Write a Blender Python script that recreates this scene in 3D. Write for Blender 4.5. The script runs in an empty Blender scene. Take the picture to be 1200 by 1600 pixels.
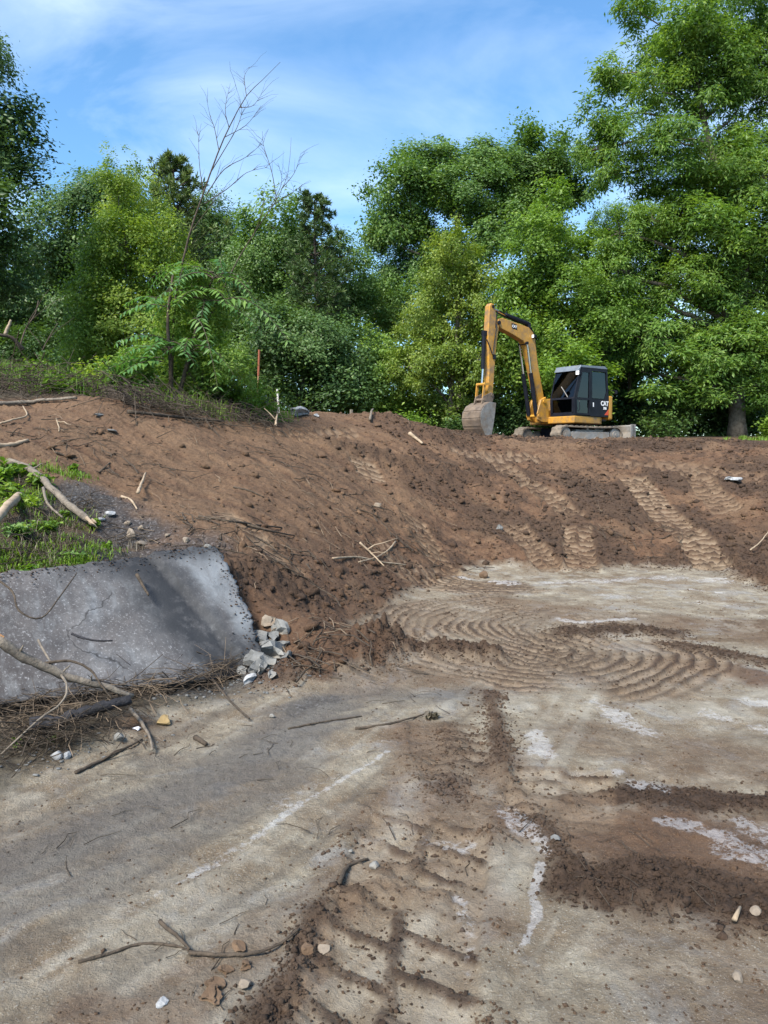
import bpy, bmesh, math
import numpy as np
from mathutils import Vector, Matrix

# ------------------------------------------------------------------ camera, sky, sun, exposure
scene = bpy.context.scene
PITCH = math.atan(85 / 1200)
CAM = np.array([0.0, 0.0, 1.6])
cam_data = bpy.data.cameras.new('camera')
cam_data.sensor_fit = 'VERTICAL'
cam_data.sensor_height = 24.0
cam_data.lens = 18.0
cam_data.clip_start = 0.05
cam_data.clip_end = 6000
cam = bpy.data.objects.new('camera', cam_data)
scene.collection.objects.link(cam)
cam.location = CAM
cam.rotation_euler = (math.radians(90) - PITCH, 0, 0)
scene.camera = cam

SUN_EL, SUN_AZ = 47.0, -146.0            # azimuth clockwise from the view direction (+Y)
world = bpy.data.worlds.new('World')
scene.world = world
world.use_nodes = True
wn, wl = world.node_tree.nodes, world.node_tree.links
wn.clear()
w_out = wn.new('ShaderNodeOutputWorld')
w_bg = wn.new('ShaderNodeBackground')
w_sky = wn.new('ShaderNodeTexSky')
w_sky.sky_type = 'NISHITA'
w_sky.sun_disc = False
w_sky.sun_elevation = math.radians(SUN_EL)
w_sky.sun_rotation = math.radians(SUN_AZ)
w_sky.air_density = 1.3
w_sky.dust_density = 0.5
w_sky.ozone_density = 3.0
w_tc = wn.new('ShaderNodeTexCoord')
w_map = wn.new('ShaderNodeMapping')
w_map.inputs['Rotation'].default_value = (0.25, 0.5, 0.75)
w_map.inputs['Scale'].default_value = (1.1, 3.0, 4.0)
w_map.inputs['Location'].default_value = (1.3, 0.0, 0.0)
w_n1 = wn.new('ShaderNodeTexNoise')
w_n1.inputs['Scale'].default_value = 1.35
w_n1.inputs['Detail'].default_value = 9
w_n1.inputs['Roughness'].default_value = 0.56
w_n1.inputs['Distortion'].default_value = 0.7
w_r1 = wn.new('ShaderNodeValToRGB')
w_r1.color_ramp.elements[0].position = 0.38
w_r1.color_ramp.elements[0].color = (0, 0, 0, 1)
w_r1.color_ramp.elements[1].position = 0.95
w_r1.color_ramp.elements[1].color = (1, 1, 1, 1)
w_n2 = wn.new('ShaderNodeTexNoise')
w_n2.inputs['Scale'].default_value = 2.1
w_n2.inputs['Detail'].default_value = 3
w_r2 = wn.new('ShaderNodeValToRGB')
w_r2.color_ramp.elements[0].position = 0.35
w_r2.color_ramp.elements[0].color = (0.12, 0.12, 0.12, 1)
w_r2.color_ramp.elements[1].position = 0.68
w_mul = wn.new('ShaderNodeMath'); w_mul.operation = 'MULTIPLY'
w_hs = wn.new('ShaderNodeMix'); w_hs.data_type = 'RGBA'; w_hs.blend_type = 'MULTIPLY'
w_hs.inputs[0].default_value = 1.0
w_hs.inputs[7].default_value = (0.66, 0.93, 1.10, 1)
w_mix = wn.new('ShaderNodeMix'); w_mix.data_type = 'RGBA'
w_mix.inputs[7].default_value = (8.0, 8.8, 9.6, 1)
wl.new(w_tc.outputs['Generated'], w_map.inputs['Vector'])
wl.new(w_map.outputs['Vector'], w_n1.inputs['Vector'])
wl.new(w_tc.outputs['Generated'], w_n2.inputs['Vector'])
wl.new(w_n1.outputs['Fac'], w_r1.inputs['Fac'])
wl.new(w_n2.outputs['Fac'], w_r2.inputs['Fac'])
wl.new(w_r1.outputs['Color'], w_mul.inputs[0])
wl.new(w_r2.outputs['Color'], w_mul.inputs[1])
wl.new(w_mul.outputs[0], w_mix.inputs[0])
wl.new(w_sky.outputs['Color'], w_hs.inputs[6])
wl.new(w_hs.outputs[2], w_mix.inputs[6])
wl.new(w_mix.outputs[2], w_bg.inputs['Color'])
w_bg.inputs['Strength'].default_value = 0.098
wl.new(w_bg.outputs[0], w_out.inputs['Surface'])

sun_data = bpy.data.lights.new('sun', 'SUN')
sun_data.energy = 4.2
sun_data.angle = math.radians(20.0)
sun_data.color = (1.0, 0.92, 0.80)
sun = bpy.data.objects.new('sun', sun_data)
scene.collection.objects.link(sun)
_e, _a = math.radians(SUN_EL), math.radians(SUN_AZ)
SUN_DIR = Vector((math.sin(_a) * math.cos(_e), math.cos(_a) * math.cos(_e), math.sin(_e)))
sun.rotation_euler = SUN_DIR.to_track_quat('Z', 'Y').to_euler()

scene.view_settings.view_transform = 'Standard'
scene.view_settings.look = 'None'
scene.view_settings.exposure = 1.18
scene.view_settings.gamma = 1.0
scene.view_settings.use_curve_mapping = False
scene.cycles.max_bounces = 8
scene.cycles.diffuse_bounces = 3
scene.cycles.transmission_bounces = 6
scene.cycles.transparent_max_bounces = 8

# ------------------------------------------------------------------ helpers
rng = np.random.default_rng(11)
FWD = np.array([0, math.cos(PITCH), -math.sin(PITCH)])
UPV = np.array([0, math.sin(PITCH), math.cos(PITCH)])


def ray(u, v):
    """direction of a sight line of the photograph (1200 x 1600)"""
    return FWD + (u - 600) / 1200 * np.array([1.0, 0, 0]) + (800 - v) / 1200 * UPV


def P(u, v, Y):
    """point on that line at the real distance Y"""
    d = ray(u, v)
    return CAM + d * (Y / d[1])


def sstep(a, b, x):
    t = np.clip((x - a) / (b - a), 0, 1)
    return t * t * (3 - 2 * t)


def _hash(ix, iy, seed):
    h = (ix.astype(np.int64) * 374761393 + iy.astype(np.int64) * 668265263 + seed * 1442695041) & 0xFFFFFFFF
    h = ((h ^ (h >> 13)) * 1274126177) & 0xFFFFFFFF
    h = h ^ (h >> 16)
    return (h & 0xFFFF) / 65535.0


def vnoise(x, y, seed=0):
    ix, iy = np.floor(x), np.floor(y)
    fx, fy = x - ix, y - iy
    fx = fx * fx * fx * (fx * (fx * 6 - 15) + 10)
    fy = fy * fy * fy * (fy * (fy * 6 - 15) + 10)
    a, b = _hash(ix, iy, seed), _hash(ix + 1, iy, seed)
    c, d = _hash(ix, iy + 1, seed), _hash(ix + 1, iy + 1, seed)
    return (a + (b - a) * fx) * (1 - fy) + (c + (d - c) * fx) * fy


def fbm(x, y, octv=4, seed=0, gain=0.5):
    """about -1 .. 1"""
    s, amp, tot = 0, 1.0, 0
    for i in range(octv):
        c, sn = math.cos(i * 1.1 + .4), math.sin(i * 1.1 + .4)
        s = s + amp * (vnoise(x * c - y * sn + i * 17.3, x * sn + y * c - i * 9.7, seed + i) * 2 - 1)
        tot += amp
        amp *= gain
        x, y = x * 2.03, y * 2.03
    return s / tot * 1.5


def seg_dist(x, y, pts, reach=1.6):
    """distance to a polyline, signed side offset and length along it"""
    pts = np.asarray(pts, float)
    best = np.full(x.shape, 1e9)
    lat = np.zeros(x.shape)
    along = np.zeros(x.shape)
    s0 = 0.0
    full = x
    if x.size > 3000 and reach is not None:
        lo, hi = pts[:, :2].min(0) - reach, pts[:, :2].max(0) + reach
        sel = np.flatnonzero((x > lo[0]) & (x < hi[0]) & (y > lo[1]) & (y < hi[1]))
        if len(sel) < x.size:
            if len(sel):
                b_, l_, a_, L_ = seg_dist(x[sel], y[sel], pts, None)
                best[sel], lat[sel], along[sel] = b_, l_, a_
            return best, lat, along, float(np.linalg.norm(np.diff(pts[:, :2], axis=0), axis=1).sum())
    for (ax, ay), (bx, by) in zip(pts[:-1, :2], pts[1:, :2]):
        dx, dy = bx - ax, by - ay
        L = math.hypot(dx, dy) + 1e-9
        t = np.clip(((x - ax) * dx + (y - ay) * dy) / (L * L), 0, 1)
        qx, qy = x - (ax + t * dx), y - (ay + t * dy)
        d = np.hypot(qx, qy)
        m = d < best
        best = np.where(m, d, best)
        lat = np.where(m, ((x - ax) * dy - (y - ay) * dx) / L, lat)
        along = np.where(m, s0 + t * L, along)
        s0 += L
    return best, lat, along, s0


def smooth_path(pts, n=24):
    """Catmull-Rom through points (any dimension)"""
    p = np.asarray(pts, float)
    if len(p) < 3:
        return p
    p = np.vstack([2 * p[0] - p[1], p, 2 * p[-1] - p[-2]])
    out = []
    m = len(p) - 3
    for i in range(m):
        k = max(2, n // m)
        for t in np.linspace(0, 1, k, endpoint=(i == m - 1)):
            a, b, c, d = p[i:i + 4]
            out.append(.5 * ((2 * b) + (-a + c) * t + (2 * a - 5 * b + 4 * c - d) * t * t + (-a + 3 * b - 3 * c + d) * t ** 3))
    return np.array(out)


def link(o):
    scene.collection.objects.link(o)
    return o


def mesh_from(name, verts, faces, mat=None, smooth=False):
    me = bpy.data.meshes.new(name)
    if isinstance(faces, np.ndarray):
        nv, nf, k = len(verts), len(faces), faces.shape[1]
        me.vertices.add(nv)
        me.vertices.foreach_set('co', np.ascontiguousarray(verts, dtype=np.float32).ravel())
        me.loops.add(nf * k)
        me.loops.foreach_set('vertex_index', np.ascontiguousarray(faces, dtype=np.int32).ravel())
        me.polygons.add(nf)
        me.polygons.foreach_set('loop_start', np.arange(0, nf * k, k, dtype=np.int32))
        me.update(calc_edges=True)
    else:
        me.from_pydata([tuple(v) for v in verts], [], [tuple(f) for f in faces])
        me.update()
    if smooth:
        me.polygons.foreach_set('use_smooth', np.ones(len(me.polygons), dtype=bool))
    if mat is not None:
        me.materials.append(mat)
    return me


def set_float(me, name, vals):
    a = me.attributes.new(name, 'FLOAT', 'POINT')
    a.data.foreach_set('value', np.ascontiguousarray(vals, dtype=np.float32))


def set_color(me, name, vals):
    a = me.attributes.new(name, 'FLOAT_COLOR', 'POINT')
    a.data.foreach_set('color', np.ascontiguousarray(vals, dtype=np.float32).ravel())


def obj(name, me, parent=None, loc=None):
    o = bpy.data.objects.new(name, me)
    link(o)
    if parent is not None:
        o.parent = parent
    if loc is not None:
        o.location = loc
    return o


def empty(name, loc=(0, 0, 0), rz=0.0, parent=None):
    o = bpy.data.objects.new(name, None)
    link(o)
    o.location = loc
    o.rotation_euler = (0, 0, rz)
    o.empty_display_size = 0.2
    o.parent = parent
    return o


def tag(o, label=None, cat=None, group=None, kind=None):
    if label: o['label'] = label
    if cat: o['category'] = cat
    if group: o['group'] = group
    if kind: o['kind'] = kind
    return o


class MB:
    """collects shapes for ONE mesh"""

    def __init__(self):
        self.v, self.f = [], []

    def add(self, vs, fs):
        b = len(self.v)
        self.v.extend([tuple(q) for q in vs])
        self.f.extend([tuple(i + b for i in f) for f in fs])

    def box(self, x0, x1, y0, y1, z0, z1, bev=0.0):
        if bev <= 0:
            vs = [(x, y, z) for x in (x0, x1) for y in (y0, y1) for z in (z0, z1)]
            self.add(vs, [(0, 1, 3, 2), (4, 6, 7, 5), (0, 4, 5, 1), (2, 3, 7, 6), (0, 2, 6, 4), (1, 5, 7, 3)])
            return
        bm = bmesh.new()
        bmesh.ops.create_cube(bm, size=1)
        for v in bm.verts:
            v.co = Vector(((x0 + x1) / 2 + v.co.x * (x1 - x0), (y0 + y1) / 2 + v.co.y * (y1 - y0), (z0 + z1) / 2 + v.co.z * (z1 - z0)))
        bmesh.ops.bevel(bm, geom=list(bm.edges), offset=bev, segments=2, affect='EDGES', profile=.5)
        self.bm(bm)

    def bm(self, bm):
        bm.verts.index_update()
        self.add([v.co[:] for v in bm.verts], [[v.index for v in f.verts] for f in bm.faces])
        bm.free()

    def prism_y(self, prof, y0, y1, bev=0.0):
        """profile in x,z pushed from y0 to y1"""
        bm = bmesh.new()
        a = [bm.verts.new((x, y0, z)) for x, z in prof]
        f = bm.faces.new(a)
        r = bmesh.ops.extrude_face_region(bm, geom=[f])
        for e in r['geom']:
            if isinstance(e, bmesh.types.BMVert):
                e.co.y = y1
        bmesh.ops.recalc_face_normals(bm, faces=bm.faces)
        if bev > 0:
            es = [e for e in bm.edges if abs(e.verts[0].co.y - e.verts[1].co.y) < 1e-6]
            bmesh.ops.bevel(bm, geom=es, offset=bev, segments=2, affect='EDGES', profile=.5)
        self.bm(bm)

    def prism_z(self, prof, z0, z1, bev=0.0):
        bm = bmesh.new()
        a = [bm.verts.new((x, y, z0)) for x, y in prof]
        f = bm.faces.new(a)
        r = bmesh.ops.extrude_face_region(bm, geom=[f])
        for e in r['geom']:
            if isinstance(e, bmesh.types.BMVert):
                e.co.z = z1
        bmesh.ops.recalc_face_normals(bm, faces=bm.faces)
        if bev > 0:
            es = [e for e in bm.edges if abs(e.verts[0].co.z - e.verts[1].co.z) < 1e-6]
            bmesh.ops.bevel(bm, geom=es, offset=bev, segments=2, affect='EDGES', profile=.5)
        self.bm(bm)

    def tube(self, path, radii, sides=8, cap=True, jitter=0.0):
        p = np.asarray(path, float)
        n = len(p)
        r = np.broadcast_to(np.asarray(radii, float), (n,))
        t = np.gradient(p, axis=0)
        t /= np.linalg.norm(t, axis=1)[:, None] + 1e-9
        ref = np.array([0, 0, 1.0]) if abs(t[0][2]) < .9 else np.array([1.0, 0, 0])
        vs, fs = [], []
        for i in range(n):
            a = np.cross(ref, t[i])
            a /= np.linalg.norm(a) + 1e-9
            b = np.cross(t[i], a)
            ref = np.cross(a, t[i]) * -1 if False else np.cross(t[i], a)
            for k in range(sides):
                ang = 2 * math.pi * k / sides
                rr = r[i] * (1 + (rng.random() - .5) * 2 * jitter)
                vs.append(p[i] + rr * (math.cos(ang) * a + math.sin(ang) * b))
        for i in range(n - 1):
            for k in range(sides):
                k2 = (k + 1) % sides
                fs.append((i * sides + k, i * sides + k2, (i + 1) * sides + k2, (i + 1) * sides + k))
        if cap:
            fs.append(tuple(range(sides))[::-1])
            fs.append(tuple((n - 1) * sides + k for k in range(sides)))
        self.add(vs, fs)

    def cyl(self, a, b, r, sides=16, r2=None):
        self.tube([a, b], [r, r if r2 is None else r2], sides)

    def mesh(self, name, mat, smooth=False):
        return mesh_from(name, self.v, self.f, mat, smooth)

    def obj(self, name, mat, parent=None, smooth=False, loc=None):
        return obj(name, self.mesh(name, mat, smooth), parent, loc)


# ------------------------------------------------------------------ materials
def nmat(name):
    m = bpy.data.materials.new(name)
    m.use_nodes = True
    nt = m.node_tree
    nt.nodes.clear()
    out = nt.nodes.new('ShaderNodeOutputMaterial')
    return m, nt.nodes, nt.links, out


def N(nodes, typ, **kw):
    n = nodes.new(typ)
    for k, v in kw.items():
        if k.startswith('i_'):
            n.inputs[k[2:].replace('_', ' ')].default_value = v
        else:
            setattr(n, k, v)
    return n


def ramp(nodes, stops):
    r = nodes.new('ShaderNodeValToRGB')
    cr = r.color_ramp
    while len(cr.elements) < len(stops):
        cr.elements.new(.5)
    for e, (p, c) in zip(cr.elements, stops):
        e.position = p
        e.color = (*c, 1) if len(c) == 3 else c
    return r


def noisy(name, c1, c2, scale=6, rough=.8, bump=.3, bscale=None, metal=0.0, dirt=None, dirt_amt=.5, detail=6, spec=.3, c3=None, bdist=.02):
    """two or three tone procedural material with bump and optional grime"""
    m, n, l, out = nmat(name)
    b = N(n, 'ShaderNodeBsdfPrincipled')
    b.inputs['Roughness'].default_value = rough
    b.inputs['Metallic'].default_value = metal
    b.inputs['Specular IOR Level'].default_value = spec
    tc = N(n, 'ShaderNodeTexCoord')
    no = N(n, 'ShaderNodeTexNoise', i_Scale=scale, i_Detail=detail, i_Roughness=.6)
    l.new(tc.outputs['Object'], no.inputs['Vector'])
    st = [(.33, c1), (.67, c2)] if c3 is None else [(.3, c1), (.5, c2), (.7, c3)]
    r = ramp(n, st)
    l.new(no.outputs['Fac'], r.inputs['Fac'])
    col = r.outputs['Color']
    if dirt is not None:
        n2 = N(n, 'ShaderNodeTexNoise', i_Scale=scale * .45, i_Detail=8, i_Roughness=.7)
        l.new(tc.outputs['Object'], n2.inputs['Vector'])
        r2 = ramp(n, [(.62 - dirt_amt * .35, (0, 0, 0)), (.8 - dirt_amt * .25, (1, 1, 1))])
        l.new(n2.outputs['Fac'], r2.inputs['Fac'])
        mx = N(n, 'ShaderNodeMix', data_type='RGBA')
        mx.inputs[7].default_value = (*dirt, 1)
        l.new(r2.outputs['Color'], mx.inputs[0])
        l.new(col, mx.inputs[6])
        col = mx.outputs[2]
    l.new(col, b.inputs['Base Color'])
    if bump > 0:
        n3 = N(n, 'ShaderNodeTexNoise', i_Scale=bscale or scale * 4, i_Detail=6, i_Roughness=.65)
        l.new(tc.outputs['Object'], n3.inputs['Vector'])
        bu = N(n, 'ShaderNodeBump', i_Strength=bump, i_Distance=bdist)
        l.new(n3.outputs['Fac'], bu.inputs['Height'])
        l.new(bu.outputs['Normal'], b.inputs['Normal'])
    l.new(b.outputs[0], out.inputs['Surface'])
    return m


def leaf_mat(name, c1, c2, c3, trans=.35):
    m, n, l, out = nmat(name)
    at = N(n, 'ShaderNodeAttribute', attribute_name='var')
    oi = N(n, 'ShaderNodeObjectInfo')
    mr = N(n, 'ShaderNodeMapRange')
    mr.inputs['To Min'].default_value = -.17
    mr.inputs['To Max'].default_value = .17
    l.new(oi.outputs['Random'], mr.inputs['Value'])
    ad = N(n, 'ShaderNodeMath', operation='ADD')
    l.new(at.outputs['Fac'], ad.inputs[0])
    l.new(mr.outputs[0], ad.inputs[1])
    r = ramp(n, [(.1, c1), (.5, c2), (.95, c3)])
    l.new(ad.outputs[0], r.inputs['Fac'])
    b = N(n, 'ShaderNodeBsdfPrincipled')
    b.inputs['Roughness'].default_value = .48
    b.inputs['Specular IOR Level'].default_value = .35
    l.new(r.outputs['Color'], b.inputs['Base Color'])
    t = N(n, 'ShaderNodeBsdfTranslucent')
    mx = N(n, 'ShaderNodeMix', data_type='RGBA', blend_type='MULTIPLY')
    mx.inputs[0].default_value = 1
    mx.inputs[7].default_value = (1.5, 1.5, .6, 1)
    l.new(r.outputs['Color'], mx.inputs[6])
    l.new(mx.outputs[2], t.inputs['Color'])
    s = N(n, 'ShaderNodeMixShader')
    s.inputs[0].default_value = trans
    l.new(b.outputs[0], s.inputs[1])
    l.new(t.outputs[0], s.inputs[2])
    l.new(s.outputs[0], out.inputs['Surface'])
    return m
# ------------------------------------------------------------------ the lie of the land
_ctl = []
for q in [  # toe of the bank and the floor it stands round (x, y, z)
    (-3.2, 3.0, .04), (-2.25, 3.7, 0), (-1.6, 4.45, 0), (-.75, 5.45, 0), (-.2, 7.2, 0), (.45, 9.2, 0), (1.0, 10.5, 0), (2.2, 10.9, 0), (3.2, 10.9, 0), (4.6, 10.9, 0), (5.35, 9.8, 0), (8, 8.8, .1), (12, 8, .3),
    (0, 3, -.7), (2, 6, -.9), (4, 8, -.6), (0, 0, -1.0), (5, 3, -1.2), (-1.5, 2.2, -.5), (10, 3, -.8), (-2.5, .5, -.5), (0, -6, -1.2), (1.5, 9, -.35),
    (-4.6, 2.4, .55), (-6, 0, .9), (-5, 4.5, 1.2), (-8, 3, 1.6), (-9, 7, 2.3), (-15, 5, 2.6), (-20, 15, 4.0), (-12, 25, 3.5), (-6, 23, 2.85),
    (-2, 22, 2.45), (0, 30, 2.4), (2.5, 22, 2.05), (6.25, 26.3, 2.07), (6, 21, 1.92), (10, 22, 1.95), (10, 30, 2.35), (14, 22, 1.95), (20, 30, 2.4), (20, 20, 2.0), (25, 10, 1.4), (-25, 30, 4.0), (-10, 33, 3.0), (-20, -5, 2.5), (15, -6, -.4)]:
    _ctl.append(q)
for (u, v, Y) in [  # crest, slopes and the brushy rise on the left, seen from the photograph's spot
    (0, 640, 11), (80, 633, 11.3), (160, 630, 11.5), (250, 645, 12), (350, 656, 13), (430, 665, 14.3), (500, 655, 15.3), (600, 657, 15.8), (660, 666, 16), (720, 683, 16.5), (800, 691, 17), (950, 691, 17), (1100, 691, 17), (1250, 694, 17), (1500, 697, 17),
    (0, 578, 14), (100, 600, 14), (200, 614, 14), (300, 632, 14.5), (400, 645, 16), (-250, 520, 16), (-250, 620, 11.5),
    (0, 700, 8.8), (0, 800, 7), (0, 885, 5.75), (-200, 800, 7), (150, 740, 9), (150, 870, 6.25), (200, 850, 7), (300, 750, 9.5), (350, 830, 7.6), (420, 900, 7), (500, 800, 9.6), (500, 720, 12.5), (470, 950, 6.9),
    (600, 800, 11.2), (600, 720, 13.6), (700, 850, 11.6), (700, 760, 13.6), (900, 850, 11.8), (900, 765, 14), (1100, 850, 11.7), (1100, 765, 14), (1260, 760, 13.3), (1260, 870, 10.8),
    # just under the broken slab
    (0, 1085, 4.75), (200, 1060, 5.2), (400, 1030, 5.75), (100, 960, 5.35), (300, 930, 6.05), (350, 970, 6.0),
    (382, 925, 6.5), (405, 955, 6.25), (428, 985, 6.0), (445, 1015, 5.8)]:
    p = P(u, v, Y)
    dz = -.16 if (v > 915 and u < 420 and (u, v) not in ((382, 925), (405, 955))) else 0
    _ctl.append((p[0], p[1], p[2] + dz))
_ctl = np.array(_ctl, float)


def _tps_k(r2):
    return np.where(r2 > 1e-12, r2 * np.log(r2 + 1e-12), 0.0)


_n = len(_ctl)
_K = _tps_k(((_ctl[:, None, :2] - _ctl[None, :, :2]) ** 2).sum(-1)) + np.eye(_n) * 0.02
_Pm = np.c_[np.ones(_n), _ctl[:, :2]]
_A = np.block([[_K, _Pm], [_Pm.T, np.zeros((3, 3))]])
_w = np.linalg.solve(_A, np.r_[_ctl[:, 2], np.zeros(3)])


def base_raw(x, y):
    s = _w[_n] + _w[_n + 1] * x + _w[_n + 2] * y
    for i in range(_n):
        s = s + _w[i] * _tps_k((x - _ctl[i, 0]) ** 2 + (y - _ctl[i, 1]) ** 2)
    R = np.hypot(x, y)
    f = sstep(26, 42, R)
    far = 2.5 + 1.5 * sstep(0, -30, x)
    behind = sstep(-1, -8, y)
    far = far * (1 - behind) + 0.6 * behind
    return s * (1 - f) + far * f


def base_h(x, y):
    s = base_raw(x, y)
    k = 0.05
    return k * np.logaddexp(0, np.clip(s / k, -60, 60)) - k * math.log(2) * 0.0


def march(u, v, hf):
    d = ray(u, v)
    t = np.geomspace(1.2, 60, 2600)
    p = CAM[None] + d[None] * t[:, None]
    below = p[:, 2] < hf(p[:, 0], p[:, 1])
    i = int(np.argmax(below)) if below.any() else len(t) - 1
    i = max(i, 1)
    tt = np.linspace(t[i - 1], t[i], 40)
    q = CAM[None] + d[None] * tt[:, None]
    b = q[:, 2] < hf(q[:, 0], q[:, 1])
    return q[int(np.argmax(b)) if b.any() else -1]


def GB(u, v):
    return march(u, v, base_h)


def GBL(pts):
    return [GB(u, v)[:2] for u, v in pts]


# -- traces left on the ground: (path, width, lug spacing, tilt, depth, rows, strength)
TRACKS = [
    dict(p=GBL([(590, 1640), (607, 1560), (618, 1480), (634, 1400), (655, 1330), (676, 1270)]), w=.54, sp=.20, tilt=.45, dep=.021, pale=.5),
    dict(p=GBL([(862, 1300), (874, 1250), (878, 1195)]), w=.50, sp=.165, tilt=-.1, dep=.020, pale=.5),
    dict(p=GBL([(690, 1130), (700, 1180), (725, 1230)]), w=.40, sp=.15, tilt=.3, dep=.015, pale=.1),
    dict(p=GBL([(910, 893), (905, 858), (900, 822)]), w=.47, sp=.15, tilt=.12, dep=.07, pale=1.0),
    dict(p=GBL([(868, 893), (838, 860), (800, 815)]), w=.42, sp=.15, tilt=-.3, dep=.06, pale=.65),
    dict(p=GBL([(1120, 893), (1090, 850), (1035, 800), (985, 745)]), w=.55, sp=.16, tilt=.25, dep=.06, pale=.95),
    dict(p=GBL([(905, 812), (850, 770), (800, 738), (740, 703)]), w=.40, sp=.16, tilt=.2, dep=.06, pale=.6),
    dict(p=GBL([(585, 752), (575, 735), (562, 715)]), w=.46, sp=.17, tilt=.25, dep=.06, pale=1.0),
    dict(p=GBL([(705, 900), (672, 860), (640, 800)]), w=.42, sp=.16, tilt=.2, dep=.06, pale=.65),
    dict(p=GBL([(1140, 800), (1090, 745), (1040, 715)]), w=.5, sp=.17, tilt=.2, dep=.06, pale=.5),
    dict(p=GBL([(560, 672), (500, 677), (440, 684)]), w=.5, sp=.2, tilt=.2, dep=.06, pale=.5),
    dict(p=GBL([(700, 700), (760, 712), (850, 716)]), w=.5, sp=.2, tilt=.2, dep=.06, pale=.55),
    dict(p=GBL([(1200, 745), (1080, 730), (960, 725)]), w=.5, sp=.2, tilt=.2, dep=.06, pale=.35),
    dict(p=GBL([(480, 905), (430, 870), (340, 800)]), w=.30, sp=.3, tilt=.3, dep=.03, pale=.6),
]
# banks of loose soil: (pixel path, half width m, height m, wet, dirt)
RIDGES = [
    (GBL([(895, 1250), (1000, 1246), (1100, 1254), (1230, 1262), (1500, 1280)]), .10, .035, .95, .9),
    (GBL([(905, 1385), (990, 1388), (1080, 1402), (1180, 1425), (1300, 1445)]), .13, .06, 1.0, .9),
    (GBL([(768, 1085), (778, 1160), (792, 1215), (835, 1285), (880, 1345), (925, 1395)]), .055, .03, .55, .7),
    (GBL([(600, 1012), (660, 1016), (720, 1022), (770, 1030)]), .20, .12, .8, 1.0),
    (GBL([(430, 1060), (480, 1040), (560, 1020), (620, 1005)]), .20, .10, .45, 1.0),
    (GBL([(905, 990), (960, 986), (1040, 992)]), .20, .06, .95, .7),
    (GBL([(1040, 1010), (1120, 1020), (1210, 1040)]), .10, .035, .8, .7),
    (GBL([(545, 1392), (590, 1382), (640, 1392), (700, 1402)]), .07, .045, .75, .6),
    (GBL([(545, 1415), (500, 1440), (485, 1470), (490, 1500), (470, 1545), (415, 1605)]), .085, .045, .75, .7),
    (GBL([(590, 1345), (625, 1352), (690, 1348)]), .06, .02, .7, .6),
    (GBL([(690, 1240), (720, 1180), (700, 1140)]), .10, .02, .55, .6),
    (GBL([(950, 872), (1010, 880), (1085, 884)]), .14, .08, .85, 1.0),
    (GBL([(1150, 885), (1185, 905), (1240, 925)]), .22, .14, .75, 1.0),
    (GBL([(520, 700), (560, 705), (600, 720), (640, 730)]), .28, .13, .65, 1.0),
    (GBL([(640, 668), (690, 680), (740, 690)]), .28, .12, .7, 1.0),
    (GBL([(560, 650), (610, 655), (650, 662)]), .35, .10, .4, 1.0),
    (GBL([(380, 905), (420, 900), (470, 930)]), .35, .12, .75, 1.0),
    (GBL([(640, 745), (700, 735), (760, 760)]), .25, .07, .7, 1.0),
    (GBL([(940, 800), (1000, 815), (1060, 825)]), .35, .06, .8, 1.0),
]
# smears of lime and concrete dust: (path, half width, strength)
CHALK = [
    (GBL([(605, 1178), (560, 1205), (500, 1238), (460, 1262)]), .035, 1.0),
    (GBL([(460, 1262), (400, 1312), (300, 1372)]), .03, .75),
    (GBL([(300, 1372), (180, 1440), (60, 1510), (0, 1545)]), .02, .35),
    (GBL([(795, 1270), (830, 1310), (852, 1330)]), .06, .62),
    (GBL([(845, 1355), (832, 1400), (838, 1430), (822, 1470), (805, 1485)]), .022, 1.0),
    (GBL([(880, 1085), (930, 1100), (970, 1125), (1000, 1140)]), .13, .72),
    (GBL([(838, 1145), (850, 1180)]), .07, .7),
    (GBL([(965, 1210), (985, 1225), (1025, 1232)]), .06, 1.0),
    (GBL([(1070, 1075), (1130, 1090), (1210, 1105)]), .16, .66),
    (GBL([(1100, 1115), (1200, 1140)]), .12, .5),
    (GBL([(1040, 1288), (1090, 1298), (1130, 1312)]), .05, .7),
    (GBL([(1140, 1330), (1210, 1350)]), .09, .5),
    (GBL([(1160, 1290), (1210, 1320)]), .06, .6),
    (GBL([(870, 966), (905, 974), (985, 968)]), .05, .9),
    (GBL([(715, 900), (760, 908), (800, 912)]), .13, .7),
    (GBL([(850, 912), (1000, 905), (1130, 908)]), .22, .55),
    (GBL([(1080, 920), (1130, 925)]), .12, .8),
    (GBL([(620, 1098), (650, 1110)]), .08, .6),
    (GBL([(650, 1310), (720, 1325)]), .06, .45),
    (GBL([(715, 1400), (735, 1450), (730, 1510)]), .045, .5),
    (GBL([(440, 1250), (520, 1215)]), .09, .35),
    (GBL([(930, 600 + 330), (1150, 945)]), .22, .3),
]
# dark sooty sweep across the left of the floor
STREAK = [
    (GBL([(-60, 1370), (60, 1330), (200, 1275), (320, 1220), (430, 1165), (510, 1105)]), .30, .95),
    (GBL([(-60, 1440), (100, 1400), (250, 1330), (380, 1255), (470, 1200)]), .14, .6),
    (GBL([(230, 1190), (320, 1180)]), .12, .5),
    (GBL([(545, 1085), (660, 1095), (740, 1085)]), .20, .45),
]
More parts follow.
